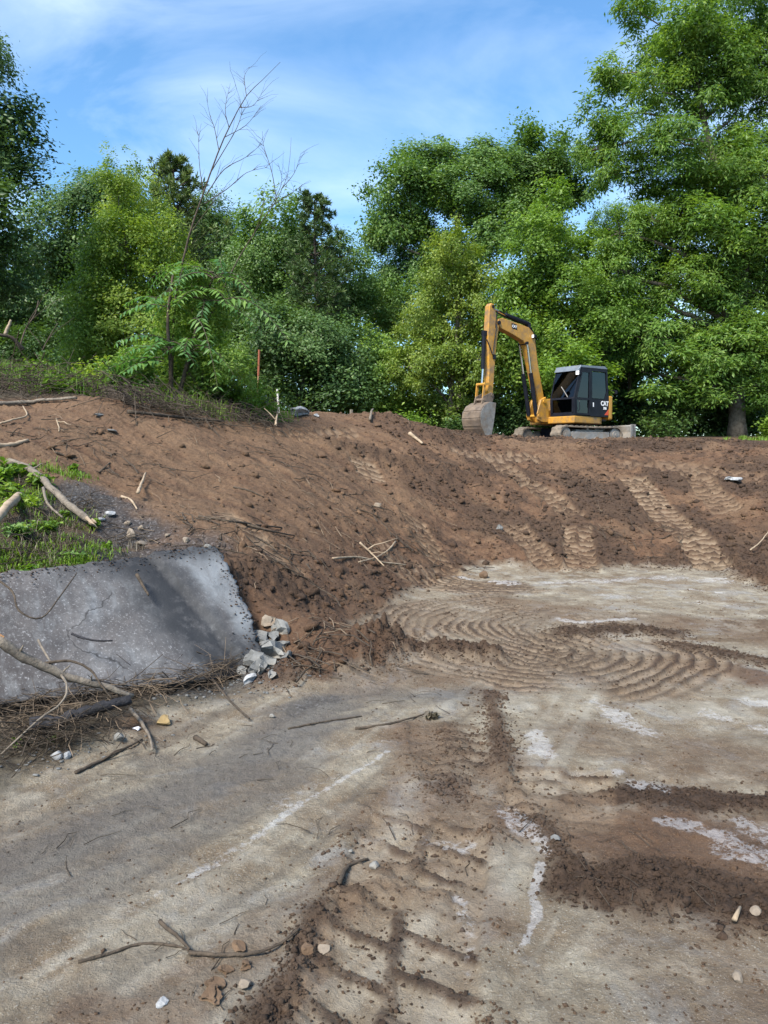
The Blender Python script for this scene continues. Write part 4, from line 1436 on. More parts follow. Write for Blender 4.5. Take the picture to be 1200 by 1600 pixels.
q = MB(); q.box(1.741, 1.752, YB + .14, YB + .23, 3.43, 3.53, .008); q.obj('lens', LAMPM, wl2)

st = [(3.42, 4.22), (3.47, 4.31), (3.58, 4.33), (3.66, 4.24), (3.72, 3.40), (3.70, 3.0), (3.66, 2.35), (3.70, 1.62), (3.66, 1.50), (3.56, 1.48), (3.48, 1.56), (3.42, 2.35), (3.34, 3.10), (3.24, 3.62), (3.26, 3.80), (3.36, 3.90)]
mb = MB(); mb.prism_y(st, YB - .105, YB + .105, .016)
stick = mb.obj('stick', YEL, exc)
q = MB(); q.cyl((3.27, YB - .16, 3.76), (3.27, YB + .16, 3.76), .06, 14); q.obj('pin', BLK, stick)
q = MB(); q.cyl((3.52, YB - .13, 4.23), (3.52, YB + .13, 4.23), .05, 14); q.obj('pin', BLK, stick)
q = MB(); q.cyl((3.80, YB, 3.36), (3.84, YB, 2.30), .062, 16); q.box(3.70, 3.86, YB - .06, YB + .06, 3.32, 3.48, .02); q.obj('bucket_cylinder', BLK, stick)
q = MB(); q.cyl((3.84, YB, 2.30), (3.88, YB, 1.84), .034, 12); q.obj('cylinder_rod', CHROME, stick)
q = MB(); q.tube(smooth_path([(3.78, YB + .10, 3.20), (3.66, YB + .14, 2.95), (3.56, YB + .15, 2.75), (3.48, YB + .13, 3.1), (3.36, YB + .13, 3.7)], 16), .016, 6); q.obj('hydraulic_hose', BLK, stick)
q = MB()
for dy in (-.15, .15):
    q.prism_y([(3.60, 1.80), (3.64, 1.88), (3.92, 1.86), (3.94, 1.78)], YB + dy - .018, YB + dy + .018)
    q.prism_y([(3.84, 1.82), (3.92, 1.86), (3.98, 1.30), (3.90, 1.26)], YB + dy - .05, YB + dy - .015)
q.cyl((3.90, YB - .19, 1.82), (3.90, YB + .19, 1.82), .045, 12)
q.obj('bucket_linkage', YEL, stick)
q = MB(); q.box(3.40, 3.52, YB + .106, YB + .15, 2.62, 2.76, .01); q.obj('hose_clamp', BLK, stick)

BW0, BW1 = YB - .40, YB + .40
shell = [(3.66, 1.24), (3.92, 1.26), (4.16, 1.14), (4.30, .95), (4.33, .72), (4.27, .48), (4.12, .24), (3.88, .08)]
mb = MB()
inner = [(x - .035 * (1 if x > 3.95 else .3), z - (.035 if z > .9 else -.03)) for x, z in shell]
mb.prism_y(shell + inner[::-1], BW0, BW1)
bucket = mb.obj('bucket', BUCKET_M, exc)
for ys in ((BW0 - .012, BW0 + .018), (BW1 - .018, BW1 + .012)):
    q = MB(); q.prism_y([(x, z) for x, z in shell] + [(3.80, .42), (3.72, .80)], ys[0], ys[1]); q.obj('side_plate', STEEL, bucket)
for k in range(4):
    a, b_ = shell[2 + k], shell[3 + k]
    q = MB()
    d = np.array([b_[0] - a[0], b_[1] - a[1]]); d = d / np.linalg.norm(d); nn = np.array([-d[1], d[0]])
    if nn[0] < 0: nn = -nn
    A = np.array(a) + d * .03; B_ = np.array(b_) - d * .045
    q.prism_y([tuple(A), tuple(A + nn * .016), tuple(B_ + nn * .016), tuple(B_)], BW0 + .01, BW1 - .01)
    q.obj('wear_plate', BUCKET_M, bucket)
for k in range(5):
    yk = BW0 + .06 + k * (BW1 - BW0 - .12) / 4
    q = MB(); q.prism_y([(3.92, .13), (3.90, .06), (3.72, -.02), (3.86, .13)], yk - .045, yk + .045); q.obj('tooth', STEEL, bucket)
q = MB()
for dy in (-.16, .16):
    q.prism_y([(3.50, 1.46), (3.62, 1.58), (3.98, 1.44), (4.06, 1.20), (3.62, 1.22)], YB + dy - .02, YB + dy + .02)
q.cyl((3.60, YB - .2, 1.50), (3.60, YB + .2, 1.50), .05, 12)
q.cyl((3.94, YB - .2, 1.34), (3.94, YB + .2, 1.34), .045, 12)
q.obj('hanger_bracket', BUCKET_M, bucket)
# ------------------------------------------------------------------ broken concrete slab
def slab_mat():
    m, n, l, out = nmat('burnt_concrete')
    tc = N(n, 'ShaderNodeTexCoord')
    uv = N(n, 'ShaderNodeAttribute', attribute_name='st')

    def noise(sc, det=7, ro=.65, vec=None, dist=0.0):
        q = N(n, 'ShaderNodeTexNoise', i_Scale=sc, i_Detail=det, i_Roughness=ro, i_Distortion=dist)
        l.new(vec or tc.outputs['Object'], q.inputs['Vector'])
        return q.outputs['Fac']

    def rmp(f, stops):
        r = ramp(n, stops)
        l.new(f, r.inputs['Fac'])
        return r.outputs['Color']

    def mix(f, a, b):
        q = N(n, 'ShaderNodeMix', data_type='RGBA')
        l.new(f, q.inputs[0])
        for s, i in ((a, 6), (b, 7)):
            if isinstance(s, tuple): q.inputs[i].default_value = (*s, 1)
            else: l.new(s, q.inputs[i])
        return q.outputs[2]

    def mul(a, b):
        q = N(n, 'ShaderNodeMath', operation='MULTIPLY', use_clamp=True)
        l.new(a, q.inputs[0]); l.new(b, q.inputs[1])
        return q.outputs[0]
    mp = N(n, 'ShaderNodeMapping')
    mp.inputs['Rotation'].default_value = (0, 0, .35)
    mp.inputs['Scale'].default_value = (3.2, 1.4, 1)
    l.new(uv.outputs['Vector'], mp.inputs['Vector'])
    run = noise(2.2, 7, .62, mp.outputs['Vector'], .4)
    spk, fine = noise(55, 4, .75), noise(16, 6, .7)
    col = rmp(noise(3.2), [(.3, (.040, .036, .036)), (.5, (.068, .062, .061)), (.72, (.118, .110, .109))])
    col = mix(rmp(run, [(.52, (0, 0, 0)), (.70, (.55, .55, .55))]), col, (.20, .21, .22))
    col = mix(rmp(fine, [(.48, (0, 0, 0)), (.62, (.75, .75, .75))]), col, (.050, .045, .045))
    col = mix(rmp(spk, [(.56, (0, 0, 0)), (.66, (.6, .6, .6))]), col, (.32, .32, .33))
    sx = N(n, 'ShaderNodeSeparateXYZ')
    l.new(uv.outputs['Vector'], sx.inputs[0])
    # scorched band beside the fold and along the top, pale washed panel beyond it (z carries the masks)
    at2 = N(n, 'ShaderNodeAttribute', attribute_name='soot')
    at3 = N(n, 'ShaderNodeAttribute', attribute_name='wash')
    col = mix(mul(at3.outputs['Fac'], rmp(run, [(.30, (.35, .35, .35)), (.6, (1, 1, 1))])), col, (.175, .19, .205))
    col = mix(mul(at2.outputs['Fac'], rmp(noise(9, 7, .7), [(.30, (.55, .55, .55)), (.5, (1, 1, 1))])), col, (.020, .022, .026))
    vo = N(n, 'ShaderNodeTexVoronoi', feature='DISTANCE_TO_EDGE', i_Scale=1.7)
    wv = N(n, 'ShaderNodeMix', data_type='VECTOR')
    wn_ = N(n, 'ShaderNodeTexNoise', i_Scale=5, i_Detail=6)
    l.new(tc.outputs['Object'], wn_.inputs['Vector'])
    wv.inputs[0].default_value = .18
    l.new(tc.outputs['Object'], wv.inputs[4]); l.new(wn_.outputs['Color'], wv.inputs[5])
    l.new(wv.outputs[1], vo.inputs['Vector'])
    col = mix(mul(rmp(vo.outputs['Distance'], [(.0, (.9, .9, .9)), (.012, (0, 0, 0))]), rmp(noise(2.0), [(.48, (0, 0, 0)), (.6, (1, 1, 1))])), col, (.025, .024, .024))
    b = N(n, 'ShaderNodeBsdfPrincipled')
    b.inputs['Roughness'].default_value = .8
    b.inputs['Specular IOR Level'].default_value = .3
    l.new(col, b.inputs['Base Color'])
    bu = N(n, 'ShaderNodeBump', i_Strength=.5, i_Distance=.012)
    l.new(fine, bu.inputs['Height'])
    l.new(bu.outputs['Normal'], b.inputs['Normal'])
    l.new(b.outputs[0], out.inputs['Surface'])
    return m


SLAB = slab_mat()
# corners of its face: bottom left, bottom right, top right, top left
BL, BR, TR, TL = P(-170, 1120, 4.25), P(440, 1048, 5.66), P(338, 856, 6.6), P(-170, 915, 4.85)
BL, TL = BL + (BL - BR) * .28, TL + (TL - TR) * .28
nu, nv = 110, 44
su, sv = np.meshgrid(1 - (1 - np.linspace(0, 1, nu)) * 1.0, np.linspace(0, 1, nv), indexing='ij')
jag_r = .016 * fbm(sv * 14, sv * 0 + 3, 4, 5, .75)
jag_t = .018 * fbm(su * 30, su * 0 + 7, 4, 6, .7)
bite = .02 * sstep(.42, .22, sv) + .008 * sstep(.62, .58, sv) * sstep(.40, .44, sv) + .026 * np.abs(fbm(sv * 11, sv * 0 + 2, 4, 25, .75))
e_u = su * (1 - bite * sstep(.72, 1, su))
e_v = sv * (1 + jag_t * sstep(.75, 1, sv))
pts = ((1 - e_u) * (1 - e_v))[..., None] * BL + (e_u * (1 - e_v))[..., None] * BR + (e_u * e_v)[..., None] * TR + ((1 - e_u) * e_v)[..., None] * TL
nrm = np.cross(BR - BL, TL - BL); nrm /= np.linalg.norm(nrm)
if nrm[2] < 0: nrm = -nrm
fold = (su - (.945 - .155 * sv)) * 1.28
lift = .045 * sstep(-.01, .02, fold) - .018 * np.exp(-(fold / .012) ** 2) + .0035 * fbm(su * 12, sv * 5, 4, 8) + .003 * fbm(su * 60, sv * 24, 3, 9)
lift = lift - .05 * sstep(.88, 1.0, su) * sstep(.28, .0, sv) * (1 + fbm(su * 30, sv * 14, 3, 15))
pts = pts + nrm * lift[..., None]
bot = pts - nrm * (.15 + .015 * fbm(su * 20, sv * 9, 3, 12))[..., None]
V = np.concatenate([pts.reshape(-1, 3), bot.reshape(-1, 3)])
F = []
idx = np.arange(nu * nv).reshape(nu, nv)
a, b_, c_, d_ = idx[:-1, :-1].ravel(), idx[1:, :-1].ravel(), idx[1:, 1:].ravel(), idx[:-1, 1:].ravel()
F.append(np.stack([a, b_, c_, d_], 1))
o_ = nu * nv
F.append(np.stack([d_, c_, b_, a], 1) + o_)
for line in (idx[:, 0], idx[-1, :], idx[::-1, -1], idx[0, ::-1]):
    F.append(np.stack([line[:-1], line[:-1] + o_, line[1:] + o_, line[1:]], 1))
F = np.concatenate(F)
base = pts[nu // 2, 0].copy()
me = mesh_from('concrete_slab', V - base, F, SLAB)
me.polygons.foreach_set('use_smooth', np.r_[np.ones(len(a), bool), np.zeros(len(F) - len(a), bool)])
stv = np.stack([su * 3.07, sv, su * 0], -1).reshape(-1, 3)
at = me.attributes.new('st', 'FLOAT_VECTOR', 'POINT')
at.data.foreach_set('vector', np.concatenate([stv, stv]).astype(np.float32).ravel())
edge_n = fbm(su * 9, sv * 4, 4, 44)
soot = np.maximum.reduce([sstep(.20, .02, np.abs(fold + .07 + .07 * edge_n)) * 1.0, .55 * sstep(.2, .7, fbm(su * 5, sv * 3, 5, 77, .6)), sstep(.80, 1.0, sv + .06 * edge_n) * sstep(.45, .75, su) * .85, sstep(.80, .97, su + .05 * edge_n) * sstep(.45, .15, sv) * .8, sstep(.12, 0, sv + .05 * edge_n) * .5])
wash = np.maximum(sstep(.02, .10, fold + .03 * edge_n) * .95, sstep(.35, .75, su + .15 * edge_n) * .30)
set_float(me, 'soot', np.r_[soot.ravel(), soot.ravel() * .6])
set_float(me, 'wash', np.r_[wash.ravel(), wash.ravel()])
tag(obj('concrete_slab', me, None, base), 'large scorched grey concrete slab leaning on the bank at left', 'concrete slab')

SLAB_TOP = pts.copy()

# ------------------------------------------------------------------ stones and rubble
CONC = noisy('rubble_concrete', (.085, .088, .088), (.18, .183, .18), 9, .9, .7, 40, dirt=(.09, .085, .08), dirt_amt=.35, bdist=.01)
CONC_W = noisy('pale_rubble', (.13, .13, .125), (.27, .27, .258), 10, .9, .6, 40, dirt=(.13, .11, .085), dirt_amt=.5, bdist=.01)
ROCK = noisy('field_stone', (.14, .115, .09), (.26, .22, .175), 9, .9, .6, 40, dirt=(.10, .065, .04), dirt_amt=.4, bdist=.01)
ROCK_RED = noisy('clay_lump', (.075, .048, .030), (.135, .090, .057), 9, .95, .7, 40, bdist=.01)
ASHM = noisy('white_ash', (.22, .225, .23), (.42, .43, .44), 22, .95, .8, 60, dirt=(.08, .08, .085), dirt_amt=.45, bdist=.01)


def chunk_mesh(r, mat, angular=.5, sub=2, flat=.75):
    bm = bmesh.new()
    bmesh.ops.create_icosphere(bm, subdivisions=sub, radius=1)
    co = np.array([v.co[:] for v in bm.verts])
    d = np.ones(len(co))
    for _ in range(9):                                     # cut flat facets
        ax = unit(rng.normal(size=3))
        lim = rng.uniform(.45, .82)
        s = co @ ax
        co = co - np.clip(s - lim, 0, None)[:, None] * ax * angular * 1.9
    co = co + rng.normal(size=co.shape) * (.05 if sub < 3 else .022)
    sc = np.array([rng.uniform(.8, 1.25), rng.uniform(.7, 1.1), flat * rng.uniform(.8, 1.2)]) * r
    co = co * sc
    for v, q in zip(bm.verts, co):
        v.co = Vector(q)
    me_ = bpy.data.meshes.new('stone')
    bm.to_mesh(me_)
    bm.free()
    me_.materials.append(mat)
    return me_, -co[:, 2].min()


def stone(name, label, cat, u, v, px, mat, angular=.5, flat=.75, sink=.25, group=None, lift=0.0, tilt=.25):
    g = G(u, v)
    D = float(np.linalg.norm(g - CAM))
    r = px / 1200 * D
    me_, h = chunk_mesh(r, mat, angular, 3 if px >= 12 else 2, flat)
    me_.name = name
    o = obj(name, me_, None, (g[0], g[1], g[2] + h * (1 - sink) + lift))
    o.rotation_euler = (rng.uniform(-tilt, tilt), rng.uniform(-tilt, tilt), rng.uniform(0, 6.28))
    return tag(o, label, cat, group)


def stone_at(name, label, cat, p, r, mat, angular=.8, flat=.7, group=None, tilt=.5):
    me_, h = chunk_mesh(r, mat, angular, 2, flat)
    me_.name = name
    o = obj(name, me_, None, tuple(p))
    o.rotation_euler = (rng.uniform(-tilt, tilt), rng.uniform(-tilt, tilt), rng.uniform(0, 6.28))
    return tag(o, label, cat, group)


RUB_G = 'rubble broken off the corner of the concrete slab'
for (u, v, px, Y, m_, lab) in [
        (437, 985, 13, 5.75, CONC_W, 'upright pale block at the top of the rubble heap by the slab corner'),
        (436, 1032, 20, 5.55, CONC_W, 'largest whitish angular chunk at the right of the slab rubble'),
        (413, 1025, 16, 5.58, CONC, 'grey angular chunk left of the largest whitish chunk'),
        (396, 1030, 13, 5.55, CONC, 'flat grey fragment leaning against the lower corner of the slab'),
        (420, 975, 9, 5.85, ROCK, 'small tan fragment wedged at the right edge of the slab'),
        (405, 1005, 13, 5.72, CONC, 'dark sided fragment in the hollow of the slab corner'),
        (408, 1052, 11, 5.48, CONC_W, 'pale lump below the grey chunks of the slab rubble'),
        (392, 1062, 8, 5.40, ASHM, 'small white lump at the foot of the slab rubble'),
        (425, 1058, 8, 5.42, CONC_W, 'rounded pale lump right at the foot of the rubble heap'),
        (440, 1010, 8, 5.65, CONC, 'small fragment between the upright block and the largest chunk'),
        (450, 1028, 9, 5.6, CONC, 'grey fragment at the far right end of the rubble heap'),
        (428, 1000, 12, 5.6, CONC, 'grey block in the middle of the rubble heap'),
        (418, 1042, 12, 5.5, CONC_W, 'pale angular piece in front of the grey angular chunk'),
        (402, 1045, 10, 5.5, CONC, 'grey piece below the flat fragment at the slab corner'),
        (380, 1050, 9, 5.50, CONC_W, 'pale flake lying on the slab bottom edge near the rubble')]:
    r_ = px / 1200 * Y * 1.6
    p = G(u, v)
    p = P(u, v, max(min(Y, p[1]) - .03, 5.2)) if u < 400 else p + np.array([0, -.02, r_ * .35])
    stone_at('concrete_chunk', lab, 'rubble', p, r_, m_, .9, .8, RUB_G, .6)
p = P(324, 857, 6.52)
stone_at('concrete_chunk', 'small white faced block on the upper corner of the slab', 'rubble', p, .055, CONC_W, .95, .9, None, .2)

for args in [
        ('concrete_chunk', 'flat white concrete piece on the right part of the bank', 'rubble', 1143, 752, 15, ASHM, .8, .45),
        ('concrete_chunk', 'long white broken block on the crest left of the bucket', 'rubble', 467, 650, 17, ASHM, .8, .5),
        ('concrete_chunk', 'small white block just right of the long block on the crest', 'rubble', 495, 652, 7, ASHM, .8, .7),
        ('rock', 'flat pale stone on the upper left bank below the crest', 'rock', 173, 675, 10, CONC, .8, .35),
        ('rock', 'pair stone of pale grey just under the brow at left', 'rock', 155, 650, 8, CONC, .8, .4),
        ('rock', 'rounded grey stone beside the ash patch above the slab', 'rock', 206, 842, 10, ROCK, .4, .8),
        ('rock', 'small round stone above the grey stone by the ash patch', 'rock', 221, 828, 6, ROCK, .3, .9),
        ('rock', 'stone nearest the ash patch on its right side', 'rock', 199, 820, 6, ROCK, .3, .8),
        ('rock', 'flat stone right of the grey stone above the slab', 'rock', 222, 852, 9, ROCK, .5, .5),
        ('rock', 'stone half buried at the top edge of the slab', 'rock', 290, 848, 7, ROCK, .4, .7),
        ('rock', 'grey stone on the dirt above the slab corner', 'rock', 262, 838, 5, ROCK, .4, .7),
        ('clay_lump', 'dark brown lump at the back edge of the floor', 'clod', 757, 903, 9, ROCK_RED, .4, .8),
        ('rock', 'tan stone in the brown bank above the curved tracks', 'rock', 590, 792, 8, ROCK, .5, .6),
        ('rock', 'reddish block half way up the bank below the bucket', 'rock', 770, 780, 7, ROCK_RED, .7, .7),
        ('rock', 'pale little stone on the bank left of the clear track print', 'rock', 781, 828, 6, CONC, .6, .7),
        ('clay_lump', 'upper one of two brown lumps at the bottom of the picture', 'clod', 334, 1543, 17, ROCK_RED, .95, .36),
        ('clay_lump', 'lower one of two brown lumps at the bottom of the picture', 'clod', 330, 1561, 19, ROCK_RED, .95, .36),
        ('clay_lump', 'flat red brown slab of clay under the long curved twig', 'clod', 376, 1482, 15, ROCK_RED, .95, .28),
        ('clay_lump', 'cracked brown clay lump just below the curved twig', 'clod', 352, 1520, 15, ROCK_RED, .95, .3),
        ('clay_lump', 'rounded brown clod right below the curved twig', 'clod', 383, 1512, 12, ROCK_RED, .95, .45),
        ('clay_lump', 'grey brown clod beside the two brown lumps', 'clod', 384, 1540, 10, ROCK, .4, .6),
        ('clay_lump', 'big dark clod left of the nearest track print', 'clod', 484, 1490, 15, ROCK_RED, .5, .7),
        ('clay_lump', 'dark clod touching the big clod left of the track print', 'clod', 505, 1488, 13, ROCK, .5, .6),
        ('rock', 'white stone on the ridge at the top of the nearest track print', 'rock', 584, 1357, 8, CONC_W, .4, .8),
        ('rock', 'small white pebble left of the white stone on the ridge', 'rock', 548, 1332, 4, CONC_W, .4, .8),
        ('rock', 'small white pebble on the grey sooty sweep', 'rock', 425, 1121, 5, CONC_W, .4, .8),
        ('rock', 'ochre stone below the charred log', 'rock', 256, 1131, 12, noisy('ochre_stone', (.20, .14, .06), (.30, .22, .11), 9, .9, .6, 40), .5, .6),
        ('rock', 'white stone between the charred log and the floor', 'rock', 187, 1157, 10, CONC_W, .6, .7),
        ('ash_lump', 'crumbly white ash lump at the left edge of the floor', 'ash', 88, 1186, 9, ASHM, .3, .8),
        ('ash_lump', 'smaller white ash lump right of the crumbly one', 'ash', 106, 1185, 7, ASHM, .3, .8),
        ('paper_scrap', 'crumpled white scrap beside the pale curved stick', 'scrap', 212, 1141, 8, noisy('white_scrap', (.62, .62, .66), (.74, .74, .78), 5, .7, .3, 14), .9, .4),
        ('ash_lump', 'white ash crust in the burnt patch above the slab', 'ash', 172, 806, 9, ASHM, .3, .5),
        ('ash_lump', 'bright ash flake left in the burnt patch', 'ash', 158, 814, 8, ASHM, .3, .4),
        ('plastic_scrap', 'white torn sheet lying at the edge of the grass', 'scrap', 66, 752, 11, noisy('torn_sheet', (.50, .52, .56), (.66, .68, .70), 5, .6, .4, 14), .9, .22),
        ('rock', 'white stone at the lower edge of the grass on the slab', 'rock', 149, 888, 6, CONC_W, .4, .6),
        ('rock', 'white stone in the grass at the left edge', 'rock', 8, 878, 8, CONC_W, .4, .5),
        ('ash_lump', 'speckled pinkish white crumb pile at the bottom left', 'ash', 253, 1568, 10, ASHM, .3, .35),
        ('rock', 'grey brown stone in the loose soil at lower right', 'rock', 1152, 1532, 9, ROCK, .4, .6),
        ('rock', 'stone in the dark soil ridge at the right edge', 'rock', 1180, 1425, 9, ROCK, .5, .7),
        ('rock', 'pale grey stone at the bend of the centre ridge', 'rock', 868, 1312, 7, CONC, .5, .6)]:
    stone(*args)

# ------------------------------------------------------------------ sticks, roots and logs
WOODS = {
    'grey': noisy('weathered_wood', (.10, .085, .070), (.21, .18, .145), 22, .9, 1.0, 60, bdist=.012),
    'brown': noisy('brown_twig', (.036, .028, .021), (.088, .068, .050), 22, .9, 1.0, 60, bdist=.012),
    'pale': noisy('peeled_wood', (.20, .155, .105), (.36, .28, .20), 12, .8, .4, 50, bdist=.004),
    'tan': noisy('tan_twig', (.10, .075, .052), (.22, .165, .115), 12, .85, .4, 50, bdist=.004),
    'black': noisy('charred_wood', (.008, .008, .010), (.030, .030, .036), 14, .75, 1.0, 30, bdist=.02),
    'raw': noisy('fresh_split_wood', (.34, .17, .07), (.50, .29, .14), 16, .8, .6, 40, bdist=.006),
}


def stick(name, label, pix, r, wood='brown', cat='stick', lift=None, taper=.55, tip=None, group=None, arch=0.0, fork=None):
    """a stick lying on the ground through the given sight lines; pix entries may carry their own distance"""
    pts_ = []
    for q in pix:
        p = P(*q) if len(q) == 3 else G(*q)
        if len(q) == 2:
            p = p + np.array([0, 0, (r * .7 if lift is None else lift)])
        pts_.append(p)
    path = smooth_path(pts_, max(8, 4 * len(pts_)))
    if arch:
        path[:, 2] += arch * np.sin(np.linspace(0, math.pi, len(path)))
    path[1:-1] += rng.normal(size=(len(path) - 2, 3)) * r * .10
    base_ = path[0].copy()
    rad = np.linspace(r, r * taper, len(path)) * (1 + .05 * rng.normal(size=len(path)))
    root = None
    mb = MB()
    mb.tube(path - base_, rad, 7, jitter=.10)
    if fork:
        for (t, d, ln, fr) in fork:
            i = int(t * (len(path) - 1))
            e = path[i] + np.array(d) * ln
            mb.tube(bend(path[i], e, .08, 5, .05) - base_, np.linspace(rad[i] * fr, rad[i] * fr * .4, 5), 6, jitter=.1)
    o = mb.obj(name, WOODS[wood], None, True, base_)
    tag(o, label, cat, group)
    if tip:
        q = MB()
        d = unit(path[0] - path[2]) if tip == 'start' else unit(path[-1] - path[-3])
        at_ = (path[0] if tip == 'start' else path[-1]) - base_
        rr0 = (rad[0] if tip == 'start' else rad[-1])
        for _k in range(5):
            off_ = rng.normal(size=3) * rr0 * .38
            ln_ = rr0 * rng.uniform(1.2, 3.4)
            q.tube([at_ + off_ - d * rr0 * .4, at_ + off_ + d * ln_ * .6, at_ + off_ * 1.15 + d * ln_], [rr0 * .50, rr0 * .36, rr0 * .05], 5, jitter=.25)
        q.obj('broken_end', WOODS['raw' if tip == 'start' else 'pale'], o)
    return o


